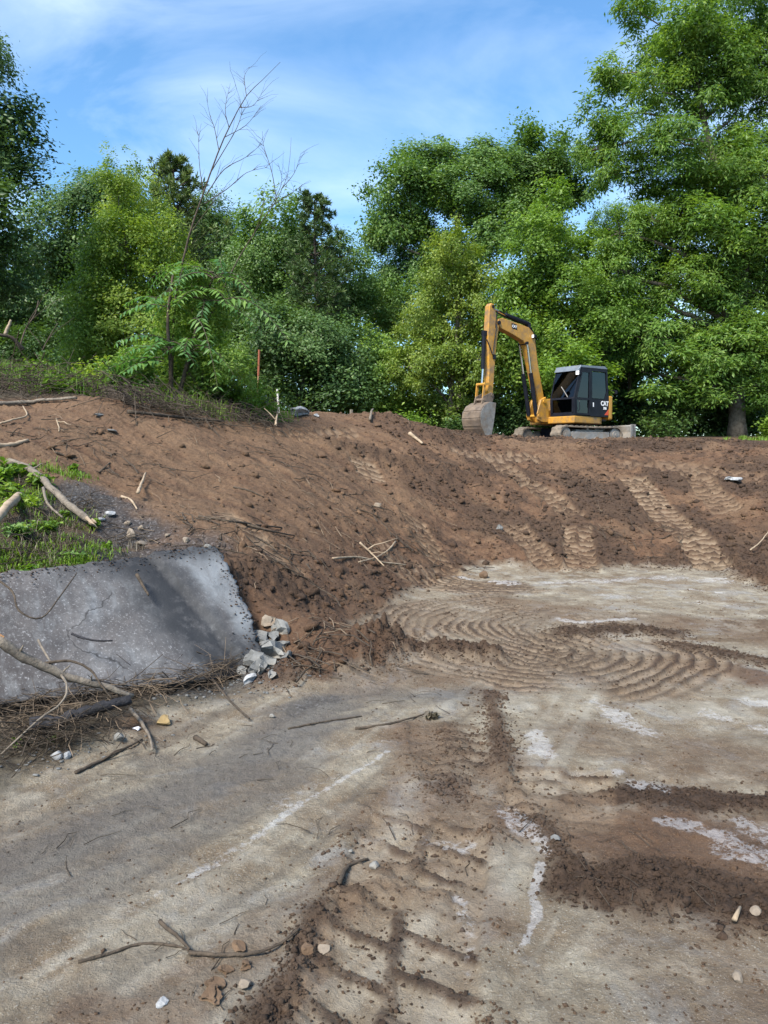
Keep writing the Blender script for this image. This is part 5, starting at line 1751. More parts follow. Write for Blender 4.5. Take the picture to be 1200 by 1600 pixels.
for s in [
        dict(name='branch', label='long grey branch with orange split end in front of the slab', pix=[(-4, 1000, 4.15), (40, 1028, 4.22), (110, 1058, 4.32), (160, 1072, 4.38), (208, 1088, 4.45)], r=.030, wood='grey', tip='start', cat='branch', fork=[(.25, (.3, -.2, .5), .12, .35), (.5, (.5, .2, .5), .10, .3), (.72, (.2, -.3, .6), .09, .35)]),
        dict(name='charred_log', label='black charred log below the long grey branch', pix=[(48, 1132, 4.12), (90, 1128, 4.15), (120, 1116, 4.2), (160, 1104, 4.25), (205, 1092, 4.33)], r=.040, wood='black', cat='log', taper=.7),
        dict(name='branch', label='thick grey branch crossing the green grass patch', pix=[(15, 738), (50, 752), (85, 785), (112, 812), (140, 833)], r=.038, wood='grey', tip='end', lift=.12, cat='branch', taper=.85, fork=[(.3, (.6, .2, .4), .18, .35), (.6, (-.5, .1, .5), .15, .3)]),
        dict(name='branch', label='peeled pale branch end in the grass at the left edge', pix=[(30, 798), (12, 818), (-8, 842)], r=.042, wood='pale', lift=.14, cat='branch', taper=.9),
        dict(name='branch', label='thin curved grey branch beside the thick one in the grass', pix=[(68, 775), (75, 800), (98, 822)], r=.016, wood='grey', lift=.08, cat='branch'),
        dict(name='root', label='pale thick root at the left edge on the upper bank', pix=[(-6, 700), (20, 698), (44, 691)], r=.035, wood='pale', cat='root'),
        dict(name='twig', label='long dark twig on the floor ending left of the near tracks', pix=[(122, 1505), (170, 1492), (215, 1478), (262, 1478), (300, 1488), (330, 1496)], r=.006),
        dict(name='twig', label='long curved dark twig with a forked tip at the bottom left', pix=[(296, 1494), (345, 1498), (400, 1494), (440, 1478), (468, 1456)], r=.0075, lift=.012, taper=.5, fork=[(.85, (.3, .6, .1), .07, .7)]),
        dict(name='twig', label='short straight twig crossing the two long twigs', pix=[(250, 1448), (275, 1470), (296, 1492)], r=.008, lift=.02),
        dict(name='twig', label='twig by the white stone on the ridge', pix=[(530, 1382), (545, 1355), (575, 1345)], r=.010),
        dict(name='stick', label='straight brown stick across the centre of the floor', pix=[(555, 1140), (610, 1132), (676, 1114)], r=.009),
        dict(name='stick', label='short brown stick left of the straight one', pix=[(450, 1140), (500, 1130), (565, 1120)], r=.007),
        dict(name='stick', label='curved grey stick lying on the soil and floor edge by the charred log', pix=[(204, 1115), (222, 1138), (234, 1160), (238, 1180)], r=.012, wood='grey', lift=.03),
        dict(name='twig', label='dark forked twig at the edge of the floor below the ash lumps', pix=[(118, 1210), (150, 1195), (180, 1180), (222, 1158)], r=.010, lift=.01, fork=[(.45, (.5, .5, .15), .25, .8)]),
        dict(name='stick', label='stubby brown stick on the floor below the curved grey stick', pix=[(305, 1155), (322, 1166)], r=.017, taper=.8),
        dict(name='twig', label='thin twig leaning from the slab foot onto the floor', pix=[(328, 1062), (345, 1085), (365, 1108), (390, 1130)], r=.009, lift=.03),
        dict(name='twig', label='black bent twig lying on the middle of the slab', pix=[(112, 990, 5.02), (130, 997, 5.0), (152, 1001, 4.98), (176, 1001, 5.0)], r=.009, wood='black'),
        dict(name='stick', label='straight brown stick on the upper part of the slab', pix=[(214, 898, 5.80), (222, 912, 5.72), (232, 930, 5.64)], r=.015),
        dict(name='twig', label='thin arched twig rising over the long grey branch', pix=[(70, 1036, 4.38), (110, 1033, 4.42), (140, 1046, 4.42), (158, 1070, 4.36), (176, 1094, 4.34)], r=.009),
        dict(name='vine', label='looping bare vine hanging from slab to the brush at left', pix=[(60, 1000, 4.7), (82, 1040, 4.4), (104, 1068, 4.2), (96, 1098, 4.1), (60, 1125, 4.0), (0, 1180, 3.85)], r=.008, wood='grey', cat='vine'),
        dict(name='twig', label='thin dark branch drooping over the slab left of its middle', pix=[(-5, 905, 5.0), (20, 925, 4.95), (30, 955, 4.85), (65, 965, 4.9), (95, 930, 5.1), (120, 895, 5.4)], r=.008),
        dict(name='stick', label='upright pale splintered stick on the bank near the ash patch', pix=[(216, 784), (221, 770), (228, 752)], r=.020, wood='pale', lift=.10),
        dict(name='root', label='curved pale root just below the splintered stick', pix=[(190, 777), (205, 783), (214, 797)], r=.015, wood='pale'),
        dict(name='root', label='forked pale root sticking out of the bank above the floor', pix=[(562, 855), (580, 872), (600, 892)], r=.014, wood='pale', lift=.06, fork=[(.4, (.75, .3, .25), .5, .8), (.6, (.5, -.2, .05), .35, .6)]),
        dict(name='root', label='pale root crossing behind the forked root', pix=[(618, 852), (606, 866), (585, 878), (560, 885)], r=.013, wood='pale', lift=.05),
        dict(name='stick', label='pale forked stick standing upright on the crest near the white stake', pix=[(431, 684), (433, 668), (436, 645)], r=.022, wood='pale', lift=.22, fork=[(.35, (-.7, 0, .7), .3, .7)]),
        dict(name='stick', label='pale splinter on the dark soil ridge at lower right', pix=[(1147, 1446), (1156, 1426)], r=.010, wood='pale', lift=.02),
        dict(name='root', label='bare pale root at the right edge of the bank', pix=[(1172, 868), (1188, 855), (1205, 832)], r=.012, wood='pale', lift=.08),
        dict(name='root', label='long brown root on the middle of the left bank', pix=[(310, 808), (350, 815), (390, 820), (440, 826)], r=.016, wood='brown'),
        dict(name='root', label='dark root below the long brown root on the left bank', pix=[(360, 812), (410, 828), (460, 838)], r=.014, wood='brown'),
        dict(name='root', label='thin root high on the left bank under the brow', pix=[(365, 762), (390, 768), (412, 778)], r=.014, wood='brown'),
        dict(name='root', label='short dark root on the upper left bank', pix=[(86, 708), (105, 714), (122, 722)], r=.014, wood='brown'),
        dict(name='root', label='slanting dark root above the burnt patch', pix=[(154, 740), (163, 732), (172, 724)], r=.013, wood='brown'),
        dict(name='root', label='tan root lying along the foot of the bank', pix=[(520, 874), (560, 872), (600, 880), (640, 884)], r=.014, wood='pale'),
        dict(name='root', label='pale root on the upper bank far left', pix=[(0, 668), (20, 662), (42, 655), (36, 640)], r=.016, wood='pale', lift=.05),
        dict(name='root', label='pair of thin pale roots hanging at the brow at left', pix=[(88, 655), (92, 668), (92, 675)], r=.011, wood='pale', fork=[(.2, (.9, -.4, -.2), .25, .9)]),
        dict(name='log', label='dark mossy log lying on the brow of the left bank', pix=[(132, 612), (165, 620), (200, 634)], r=.085, wood='brown', lift=.10, cat='log', taper=.9),
        dict(name='branch', label='grey fallen branch along the brow at far left', pix=[(-10, 636), (40, 634), (70, 630), (120, 627)], r=.035, wood='grey', lift=.05, cat='branch'),
        dict(name='branch', label='long thin fallen branch under the sapling', pix=[(200, 650), (250, 655), (300, 660), (350, 664)], r=.030, wood='brown', lift=.06, cat='branch'),
        dict(name='branch', label='slanting thin branch right of the sapling base', pix=[(275, 640, 13.6), (330, 605, 13.8), (370, 590, 14.0), (400, 570, 14.2)], r=.016, wood='grey', cat='branch'),
        dict(name='log', label='grey log end lying at the foot of the sapling', pix=[(272, 634), (285, 630), (300, 628)], r=.10, wood='grey', lift=.08, cat='log', taper=.95),
        dict(name='log', label='broken log with pale end on the rise at the left edge', pix=[(36, 546, 15.2), (15, 526, 15.0), (-15, 522, 14.8)], r=.045, wood='brown', cat='log'),
        dict(name='branch', label='short pale snapped branch standing on the broken log', pix=[(8, 522, 15.0), (14, 508, 15.0), (17, 500, 15.0)], r=.04, wood='pale', cat='branch'),
        dict(name='branch', label='leafless dark branch reaching up at far left', pix=[(30, 545, 15.5), (40, 515, 15.6), (55, 490, 15.7), (60, 470, 15.8)], r=.017, wood='brown', cat='branch', fork=[(.4, (.5, 0, .8), 1.0, .7), (.6, (.9, 0, .6), .8, .6)]),
        dict(name='branch', label='second leafless branch right of the dark one at far left', pix=[(60, 560, 15.2), (75, 530, 15.3), (90, 505, 15.4)], r=.014, wood='brown', cat='branch', fork=[(.5, (.7, 0, .6), .8, .7), (.3, (-.6, 0, .8), .6, .6)]),
        dict(name='stump_splinter', label='small dark splintered stub poking from the mound crest', pix=[(578, 662), (580, 650), (583, 645)], r=.03, wood='grey', lift=.08),
        dict(name='root', label='pale gnarled root on the crest left of the bucket', pix=[(640, 680), (650, 688), (660, 696)], r=.04, wood='pale', lift=.04),
]:
    stick(**s)

# ------------------------------------------------------------------ marker stakes
ORANGE = noisy('orange_stake', (.20, .062, .034), (.28, .095, .052), 9, .8, .3, 40)


def stake(name, label, u, v0, v1, Y, r, mat, lean=0.0, band=None):
    a_ = P(u, v0, Y)
    b2 = P(u + lean, v1, Y)
    a_[2] = min(a_[2], gz(a_[0], a_[1])) - .1
    root = tag(empty(name, a_), label, 'stake')
    mb = MB()
    mb.tube(np.array([a_, a_ * .5 + b2 * .5, b2]) - a_, [r, r, r * .9], 6, jitter=.05)
    mb.obj('shaft', mat, root)
    if band:
        mb = MB()
        d = b2 - a_
        mb.tube(np.array([a_ + d * .62, a_ + d * .81, b2 + d * .004]) - a_, [r * 1.15] * 3, 6)
        mb.obj('painted_top', band, root)
    return root


stake('marker_stake', 'tall orange painted marker stake right of the sapling', 401, 618, 547, 16.0, .019, noisy('stake_wood', (.30, .17, .10), (.40, .24, .15), 9, .8, .3, 40), 4, ORANGE)
stake('marker_stake', 'thin white marker stake right of the orange stake', 437, 655, 608, 16.5, .022, noisy('white_stake', (.50, .48, .43), (.64, .62, .57), 9, .8, .3, 40), -4)
stake('marker_stake', 'short grey post at the far edge of the clearing', 548, 660, 640, 24, .06, WOODS['grey'], 1)

# ------------------------------------------------------------------ saplings, shrubs, weeds
def frond_mesh(specs, mat):
    """pinnate leaves: (origin, direction, length, droop); returns mesh data"""
    PV, PF, VV, off = [], [], [], 0
    stems = MB()
    for (o, d, L, dr, lw) in specs:
        o, d = np.asarray(o, float), unit(np.asarray(d, float))
        n = 12
        t = np.linspace(0, 1, n)
        path = o + d * (t * L)[:, None]
        path[:, 2] -= dr * L * t ** 2
        stems.tube(path, np.linspace(.010, .003, n), 4, cap=False)
        tang = unit(np.gradient(path, axis=0))
        side = unit(np.cross(tang, np.array([0, 0, 1.0]) + rng.normal(size=3) * .2))
        k = np.repeat(np.arange(2, n), 2)
        sg = np.tile([1, -1], n - 2)
        kk = np.clip(k + 0, 0, n - 1)
        ax = unit(side[kk] * sg[:, None] + tang[kk] * .45 - np.array([0, 0, .30]) + rng.normal(size=(len(kk), 3)) * .12)
        LL = lw * (1.05 - .55 * (kk / n)) * rng.uniform(.85, 1.1, len(kk))
        up = unit(np.cross(ax, tang[kk]) * sg[:, None] + rng.normal(size=(len(kk), 3)) * .15)
        up = np.where(up[:, 2:3] < 0, -up, up)
        v, f = leaves(path[kk] + ax * (LL * .5)[:, None], up, ax, LL, LL * .30, .12, .12)
        PV.append(v); PF.append(f + off); off += len(v)
        VV.append(np.repeat(np.clip(.45 + rng.uniform(-.2, .2) + rng.normal(size=len(kk)) * .1, 0, 1), 4))
    return np.concatenate(PV), np.concatenate(PF), np.concatenate(VV), stems


b0 = P(268, 632, 13.4)
b0[2] = gz(b0[0], b0[1])
root = tag(empty('sapling', b0), 'young sapling with drooping fern like fronds on the brow of the bank', 'sapling')
stem_path = [P(268, 634, 13.4), P(266, 560, 13.3), P(262, 500, 13.3), P(270, 430, 13.3)]
stem2 = [P(275, 634, 13.5), P(300, 540, 13.6), P(318, 470, 13.6), P(335, 430, 13.6)]
mb = MB()
mb.tube(smooth_path(stem_path, 16) - b0, np.linspace(.045, .02, len(smooth_path(stem_path, 16))), 7, jitter=.05)
mb.tube(smooth_path(stem2, 16) - b0, np.linspace(.04, .015, len(smooth_path(stem2, 16))), 7, jitter=.05)
specs = []
for (u, v, n, L, dr, lw, vv) in [(266, 545, 11, 1.0, .55, .24, 0), (262, 470, 6, .85, .5, .21, 0), (318, 470, 12, 1.05, .75, .22, .1), (335, 432, 12, 1.0, .7, .20, .15), (300, 540, 7, .9, .9, .20, 0), (290, 425, 8, .8, .7, .19, .2)]:
    o = P(u, v, 13.4 + rng.uniform(-.2, .2))
    for k in range(n):
        a_ = 2 * math.pi * (k + rng.random() * .6) / n
        specs.append((o + rng.normal(size=3) * .06, (math.cos(a_), math.sin(a_) * .9, rng.uniform(.1, .7)), L * rng.uniform(.75, 1.15), dr * rng.uniform(.7, 1.2), lw))
# the long frond that droops to the right
specs += [(P(345, 470, 13.2), (.95, -.2, .35), 1.25, .9, .24), (P(300, 500, 13.0), (.25, -.4, .1), 1.2, 1.2, .22), (P(260, 480, 13.1), (-.8, -.4, .25), .75, .5, .26), (P(256, 560, 13.0), (-1, -.3, .15), .8, .35, .30), (P(255, 565, 13.0), (-.7, -.7, .1), .7, .4, .30)]
v_, f_, var_, stems = frond_mesh(specs, LEAF['sumac'])
cm = mesh_from('fronds', v_ - b0, f_, LEAF['sumac'])
set_float(cm, 'var', var_)
obj('crown', cm, root)
mb.add([tuple(np.array(q) - b0) for q in stems.v], stems.f)
mb.obj('trunk', WOODS['brown'], root, smooth=True)

# bare dead saplings against the sky
def bare(name, label, u, Y, main, branches, r):
    b0_ = P(u, 634, Y); b0_[2] = gz(b0_[0], b0_[1]) - .05
    root_ = tag(empty(name, b0_), label, 'sapling')
    path = smooth_path([b0_] + [P(a, b, Y) for a, b in main], 26)
    mb_ = MB()
    mb_.tube(path - b0_, np.linspace(r, r * .12, len(path)), 6, jitter=.05)
    mb_.obj('trunk', WOODS['brown'], root_, smooth=True)
    for (pts_, r_) in branches:
        r_ *= .75
        q = MB()
        bp = smooth_path([P(a, b, Y + rng.uniform(-.15, .15) * (i > 0)) for i, (a, b) in enumerate(pts_)], 12)
        q.tube(bp - b0_, np.linspace(r_, r_ * .25, len(bp)), 5, cap=False)
        for _ in range(9):                                   # side twigs
            i = rng.integers(2, len(bp))
            d = unit(bp[min(i, len(bp) - 1)] - bp[i - 2] + rng.normal(size=3) * np.array([.35, .25, .2]) * .35)
            ln = rng.uniform(.18, .45)
            d[2] = abs(d[2]) * .6 + .25
            tw = bend(bp[i], bp[i] + unit(d + rng.normal(size=3) * .28) * ln, .05, 4, .08)
            q.tube(tw - b0_, np.linspace(r_ * .4, r_ * .15, 4), 4, cap=False)
        q.obj('branch', WOODS['brown'], root_)
    return root_


bare('bare_sapling', 'tall leafless sapling leaning right against the sky', 268, 13.6,
     [(270, 540), (275, 460), (295, 370), (315, 310), (340, 240), (360, 195), (385, 150), (410, 125), (438, 97)],
     [([(318, 300), (312, 260), (310, 212)], .012), ([(330, 268), (350, 235), (370, 200), (378, 170), (370, 140)], .012), ([(342, 235), (335, 200), (328, 180), (322, 150)], .010),
      ([(322, 305), (350, 265), (385, 245), (412, 222)], .013), ([(320, 318), (355, 295), (385, 270), (415, 262)], .013), ([(358, 200), (352, 170), (360, 130)], .010), ([(375, 168), (395, 165), (410, 145)], .009), ([(385, 150), (382, 120), (390, 105)], .008), ([(350, 215), (385, 195), (408, 165)], .009), ([(300, 360), (330, 320), (345, 305)], .010)], .024)
bare('bare_sapling', 'smaller leafless stem right of the tall bare sapling', 300, 13.9,
     [(320, 520), (345, 460), (375, 400), (410, 345), (432, 312), (450, 270), (455, 215)],
     [([(420, 325), (450, 305), (472, 290)], .011), ([(432, 312), (425, 270), (412, 228), (410, 205)], .011), ([(440, 295), (460, 270), (470, 240)], .010), ([(425, 320), (440, 285), (435, 255)], .009), ([(395, 370), (410, 330), (412, 300)], .010)], .018)


def shrub(name, label, u, v, Y, wpx, hpx, kind, size=.08, dens=1.0, group='shrubs and weeds on the brow of the bank', aspect=.5, stems_n=9, cat='shrub'):
    b_ = P(u, v, Y)
    b_[2] = gz(b_[0], b_[1])
    w, h = wpx * Y / 1200 * (1.45 if 'leafy' in name else 1), hpx * Y / 1200 * (1.25 if 'leafy' in name else 1)
    root_ = tag(empty(name, b_), label, cat, group)
    PV, PF, VV, off = [], [], [], 0
    st_ = MB()
    for k in range(stems_n):
        a_ = rng.uniform(0, 6.28)
        e = b_ + np.array([math.cos(a_) * w * .5 * rng.uniform(.2, 1), math.sin(a_) * w * .5 * rng.uniform(.2, .8), h * rng.uniform(.45, 1.0)])
        s0 = b_ + np.array([rng.uniform(-.2, .2) * w, rng.uniform(-.2, .2) * w, -.02])
        pth = bend(s0, e, -.05, 6, .06)
        st_.tube(pth - b_, np.linspace(.012, .004, 6), 4, cap=False)
        m = int(60 * dens * (w * h) ** .5 / .8 * (.1 / size) ** 1.3)
        t_ = rng.random(m) ** .6
        i0 = np.minimum((t_ * 5).astype(int), 4)
        fr = (t_ * 5 - i0)[:, None]
        pos = pth[i0] * (1 - fr) + pth[i0 + 1] * fr + rng.normal(size=(m, 3)) * np.array([.16, .16, .12]) * max(w, h) * .6
        pos[:, 2] = np.maximum(pos[:, 2], b_[2] + .01)
        nrm_ = unit(np.array([0, 0, .9]) + .7 * rsph(m))
        L = size * rng.uniform(.6, 1.4, m)
        v, f = leaves(pos, nrm_, rsph(m), L, L * aspect, .15, .1)
        PV.append(v); PF.append(f + off); off += len(v)
        VV.append(np.repeat(np.clip(.45 + rng.uniform(-.2, .2) + rng.normal(size=m) * .18, 0, 1), 4))
    cm_ = mesh_from('foliage', np.concatenate(PV) - b_, np.concatenate(PF), LEAF[kind])
    set_float(cm_, 'var', np.concatenate(VV))
    obj('foliage', cm_, root_)
    st_.obj('stems', WOODS['brown'], root_)
    return root_


for a_ in [
        ('leafy_shrub', 'bright grassy tuft on the rise at far left', 42, 585, 14.2, 40, 22, 'weed', .10, 1.6),
        ('leafy_shrub', 'dark low shrub below the leafless branches at far left', 75, 565, 14.8, 36, 40, 'deep', .09, 1.5),
        ('leafy_shrub', 'green weeds behind the mossy log', 110, 620, 12.6, 50, 26, 'weed', .08, 1.5),
        ('leafy_shrub', 'broad leaved weed left of the mossy log', 88, 624, 12.2, 28, 16, 'weed', .12, 1.2),
        ('leafy_shrub', 'bushy weeds between the mossy log and the sapling', 178, 615, 13.2, 50, 42, 'oak', .08, 1.6),
        ('leafy_shrub', 'yellow green weeds in front of the light green tree', 150, 600, 15.5, 60, 36, 'light', .08, 1.5),
        ('leafy_shrub', 'dense undergrowth at the left of the sapling foot', 225, 628, 13.2, 52, 60, 'oak', .085, 1.8),
        ('leafy_shrub', 'dense undergrowth at the right of the sapling foot', 310, 636, 13.8, 60, 75, 'oak', .085, 1.8),
        ('leafy_shrub', 'thin leaved brush right of the undergrowth', 350, 645, 14.6, 50, 50, 'weed', .075, 1.3),
        ('leafy_shrub', 'yellow green weed clump at the foot of the orange stake', 405, 650, 15.2, 44, 38, 'light', .10, 1.8),
        ('leafy_shrub', 'low weeds right of the yellow green clump', 385, 656, 14.6, 40, 22, 'weed', .08, 1.4),
        ('leafy_shrub', 'dark brush under the drooping fronds', 285, 620, 14.4, 60, 70, 'deep', .09, 1.8),
        ('leafy_shrub', 'green undergrowth at the far left edge', 0, 566, 14.6, 46, 30, 'oak', .09, 1.5),
        ('leafy_shrub', 'low green plants right of the foot of the pale trunk', 1212, 688, 28.5, 50, 26, 'weed', .13, 1.8),
        ('leafy_shrub', 'low green plants at the right edge by the pale trunk', 1250, 690, 28.2, 50, 20, 'weed', .13, 1.6),
        ('leafy_shrub', 'dark ferny undergrowth behind the dozer blade', 1040, 686, 30, 70, 30, 'deep', .15, 1.8),
        ('leafy_shrub', 'low bushes behind the mound left of the bucket', 640, 680, 27, 60, 34, 'maple', .13, 1.8),
        ('leafy_shrub', 'low bushes behind the mound near the grey post', 575, 672, 27, 50, 26, 'oak', .13, 1.8),
        ('leafy_shrub', 'shaded bushes directly behind the bucket', 715, 684, 29, 50, 30, 'deep', .14, 1.8)]:
    shrub(*a_)
for a_ in [
        ('weed_plant', 'broad leaved weed at the top of the grass patch', 30, 722, 8.2, 50, 22, 'weed', .10, 1.5),
        ('weed_plant', 'ferny yellow green weed in the middle of the grass patch', 42, 790, 7.2, 55, 24, 'light', .055, 2.2),
        ('weed_plant', 'weed at the left edge beside the grass branch', -5, 750, 7.8, 40, 26, 'weed', .09, 1.6),
        ('weed_plant', 'small weed growing in the burnt patch', 146, 812, 7.3, 18, 16, 'weed', .07, 1.2),
        ('weed_plant', 'little weed beside the thick grey branch', 100, 800, 7.3, 16, 12, 'weed', .06, 1.2),
        ('weed_plant', 'low weed right of the grass at the slab top', 165, 845, 6.7, 16, 10, 'weed', .05, 1.2),
        ('weed_plant', 'bushy weed at the bottom of the grass patch', 55, 875, 5.75, 60, 20, 'weed', .05, 2.2),
        ('weed_plant', 'green sprig in the brush below the branch', 22, 1045, 4.1, 20, 16, 'weed', .035, 1.0),
        ('weed_plant', 'small green sprig above the charred log', 84, 1098, 4.15, 18, 18, 'weed', .035, 1.0),
        ('weed_plant', 'dry grassy sprig on the floor at centre', 675, 1160, 4.6, 20, 10, 'dry', .045, 1.2),
        ('weed_plant', 'leafy weed in the upper corner of the grass patch', 62, 735, 8.0, 40, 16, 'weed', .07, 1.6),
        ('weed_plant', 'dark leaved weed below the peeled branch end', 25, 855, 6.2, 45, 16, 'oak', .05, 2.0),
        ('weed_plant', 'weed tuft right of the peeled branch end', 70, 835, 6.5, 45, 16, 'weed', .055, 2.0),
        ('weed_plant', 'pale green weed above the peeled branch end', 15, 765, 7.5, 45, 20, 'light', .08, 1.6),
        ('weed_plant', 'weed mat at the right end of the grass patch', 110, 868, 6.1, 40, 12, 'oak', .045, 2.0),
        ('weed_plant', 'weed hanging over the top edge of the slab', 20, 893, 5.5, 50, 12, 'weed', .045, 2.0),
        ('weed_plant', 'seedling on the upper left bank above the burnt patch', 115, 735, 8.8, 14, 12, 'weed', .08, 1.0)]:
    shrub(*a_, group='weeds on and around the slab', stems_n=11, cat='weed')
# ------------------------------------------------------------------ loose soil, litter, grass (nobody could count them)
_gridz = gzv
_w_area = (rr * np.gradient(R_)[:, None] * np.gradient(np.r_[TH, TH[0] + 2 * math.pi])[None, :nT]).ravel()
_vis = (np.abs(np.arctan2(gx, gy)) < math.radians(38)) & (gy > 1.2) & (np.hypot(gx, gy) < 24)
_ico = bmesh.new()
bmesh.ops.create_icosphere(_ico, subdivisions=1, radius=1)
ICO_V = np.array([v.co[:] for v in _ico.verts]); ICO_F = np.array([[v.index for v in f.verts] for f in _ico.faces])
_ico.free()


def pick(wt, n):
    w = np.where(_vis, wt * _w_area, 0)
    c = np.cumsum(w)
    return np.searchsorted(c, rng.random(n) * c[-1])


def clods(name, label, n, wt, r0, r1, grow=0.0, flat=.7, octa=False):
    i = pick(wt, n)
    d = np.hypot(gx[i], gy[i])
    r = np.exp(rng.uniform(math.log(r0), math.log(r1), n)) * (1 + grow * d)
    jit = rng.normal(size=(n, 2)) * .012 * d[:, None]
    px_, py_ = gx[i] + jit[:, 0], gy[i] + jit[:, 1]
    pz = height_q(px_, py_)
    if octa:
        BV = np.array([[1, 0, 0], [-1, 0, 0], [0, 1, 0], [0, -1, 0], [0, 0, 1.0], [0, 0, -1]]); BF = np.array([[0, 2, 4], [2, 1, 4], [1, 3, 4], [3, 0, 4], [2, 0, 5], [1, 2, 5], [3, 1, 5], [0, 3, 5]])
    else:
        BV, BF = ICO_V, ICO_F
    k = len(BV)
    V_ = BV[None] * (1 + rng.uniform(-.45, .35, (n, k, 1))) + rng.normal(size=(n, k, 3)) * .12
    sc = rng.uniform(.65, 1.3, (n, 1, 3)) * np.array([1, 1, flat])
    V_ = V_ * sc * r[:, None, None]
    a_ = rng.uniform(0, 6.28, n)
    ca, sa_ = np.cos(a_)[:, None], np.sin(a_)[:, None]
    X = V_[..., 0] * ca - V_[..., 1] * sa_
    Yv = V_[..., 0] * sa_ + V_[..., 1] * ca
    W = np.stack([X + px_[:, None], Yv + py_[:, None], V_[..., 2] + (pz + r * flat * .25)[:, None]], -1).reshape(-1, 3)
    Fc = (BF[None] + (np.arange(n) * k)[:, None, None]).reshape(-1, 3)
    me_ = mesh_from(name, W, Fc, EARTH)
    A_, B2 = mA[i].copy(), mB[i].copy()
    A_[:, 0] = np.maximum(A_[:, 0], .75)
    A_[:, 2] *= .15
    A_[:, 3] *= .3
    B2[:, 0] = np.clip(np.maximum(B2[:, 0], .0) + rng.uniform(-.15, .45, n), 0, 1)
    set_color(me_, 'mA', np.repeat(A_, k, 0))
    set_color(me_, 'mB', np.repeat(B2, k, 0))
    set_color(me_, 'mC', np.zeros((n * k, 4)))
    return tag(obj(name, me_), label, 'soil', kind='stuff')


dirt_, wet_, green_ = mA[:, 0], mB[:, 0], mB[:, 1]
bank_w = (1 - .93 * PRESS) * (1 - .7 * sstep(1.0, -2.0, gx) * sstep(.5, 1.2, gzv)) * np.where((base_raw(gx, gy) > .03) & (green_ < .4), .35 + 1.3 * wet_ + .5 * np.clip(fbm(gx * 1.3, gy * 1.3, 3, 201), 0, 1), 0)
dist_ = np.hypot(gx, gy)
clods('soil_crumbs', 'loose brown crumbs of soil over the bank', 17000, bank_w ** 1.4 * (dist_ < 20) / (1 + .02 * dist_ ** 1.5), .007, .019, .03, .7, True)
clods('soil_clods', 'larger clods of earth lying on the bank', 2300, bank_w ** 1.3 * (dist_ < 20), .018, .055, .015, .75)
floor_w = np.where(base_raw(gx, gy) <= .03, .10 + 1.2 * dirt_ + 1.5 * wet_ + 3 * LOOSE + .8 * np.clip(fbm(gx * 1.7, gy * 1.7, 3, 211), 0, 1) ** 2, 0) / (1 + .12 * dist_ ** 1.5)
clods('floor_crumbs', 'small dark crumbs of soil trodden over the floor', 12000, floor_w, .0028, .0075, .07, .65, True)
ridge_w = np.where(base_raw(gx, gy) <= .05, LOOSE ** 1.5, 0)
clods('ridge_clods', 'clods of dark soil heaped along the ridges on the floor', 9000, ridge_w / (1 + .1 * dist_), .0035, .012, .04, .7, True)

clods('ridge_lumps', 'bigger lumps of dark soil on the ridges of the floor', 420, ridge_w / (1 + .1 * dist_), .008, .018, .03, .7)


def slab_soil():
    """soil and soot crumbs that have spilled over the rim of the slab"""
    n = 900
    a_ = rng.random(n)
    top_ = a_ < .62
    iu = np.where(top_, rng.integers(20, nu, n), nu - 1 - (np.abs(rng.normal(size=n)) * 3.0).astype(int))
    iv = np.where(top_, nv - 1 - (np.abs(rng.normal(size=n)) * 2.6).astype(int), rng.integers(0, nv, n))
    iu, iv = np.clip(iu, 0, nu - 1), np.clip(iv, 0, nv - 1)
    c_ = SLAB_TOP[iu, iv] + rng.normal(size=(n, 3)) * np.array([.015, .015, .003])
    r = np.exp(rng.uniform(math.log(.003), math.log(.010), n))
    V_ = ICO_V[None] * (1 + rng.uniform(-.4, .3, (n, 12, 1))) * r[:, None, None] * np.array([1.1, 1, .65])
    W = V_ + (c_ + np.array([0, 0, 1]) * (r * .35)[:, None])[:, None]
    me_ = mesh_from('spilled_soil', W.reshape(-1, 3), (ICO_F[None] + (np.arange(n) * 12)[:, None, None]).reshape(-1, 3), EARTH)
    A_ = np.zeros((n, 4)); A_[:, 0] = 1
    B_ = np.zeros((n, 4)); B_[:, 0] = rng.uniform(.45, 1, n); B_[:, 3] = np.where(rng.random(n) < .35, .9, 0)
    set_color(me_, 'mA', np.repeat(A_, 12, 0)); set_color(me_, 'mB', np.repeat(B_, 12, 0)); set_color(me_, 'mC', np.zeros((n * 12, 4)))
    tag(obj('spilled_soil', me_), 'brown and black crumbs spilled over the rim of the slab', 'soil', kind='stuff')


slab_soil()

# white concrete crumbs by the slab foot
def crumbs_white():
    c = np.array([G(u, v) for u, v in [(400, 1075), (350, 1075), (310, 1090), (330, 1070), (380, 1070), (290, 1085), (200, 1150), (100, 1180), (60, 1190), (150, 880), (170, 800), (440, 1045), (140, 870), (90, 1170)]])
    n = 300
    k = rng.integers(0, len(c), n)
    p_ = c[k] + rng.normal(size=(n, 3)) * np.array([.14, .10, 0])
    z_ = height_q(p_[:, 0], p_[:, 1])
    r = np.exp(rng.uniform(math.log(.004), math.log(.014), n))
    V_ = ICO_V[None] * (1 + rng.uniform(-.4, .3, (n, 12, 1))) * r[:, None, None] * rng.uniform(.6, 1.3, (n, 1, 3)) * np.array([1.1, 1, .6])
    W = V_ + np.stack([p_[:, 0], p_[:, 1], z_ + r * .4], -1)[:, None]
    me_ = mesh_from('concrete_crumbs', W.reshape(-1, 3), (ICO_F[None] + (np.arange(n) * 12)[:, None, None]).reshape(-1, 3), CONC)
    tag(obj('concrete_crumbs', me_), 'white crumbs of broken concrete strewn along the foot of the slab', 'rubble', kind='stuff')


crumbs_white()


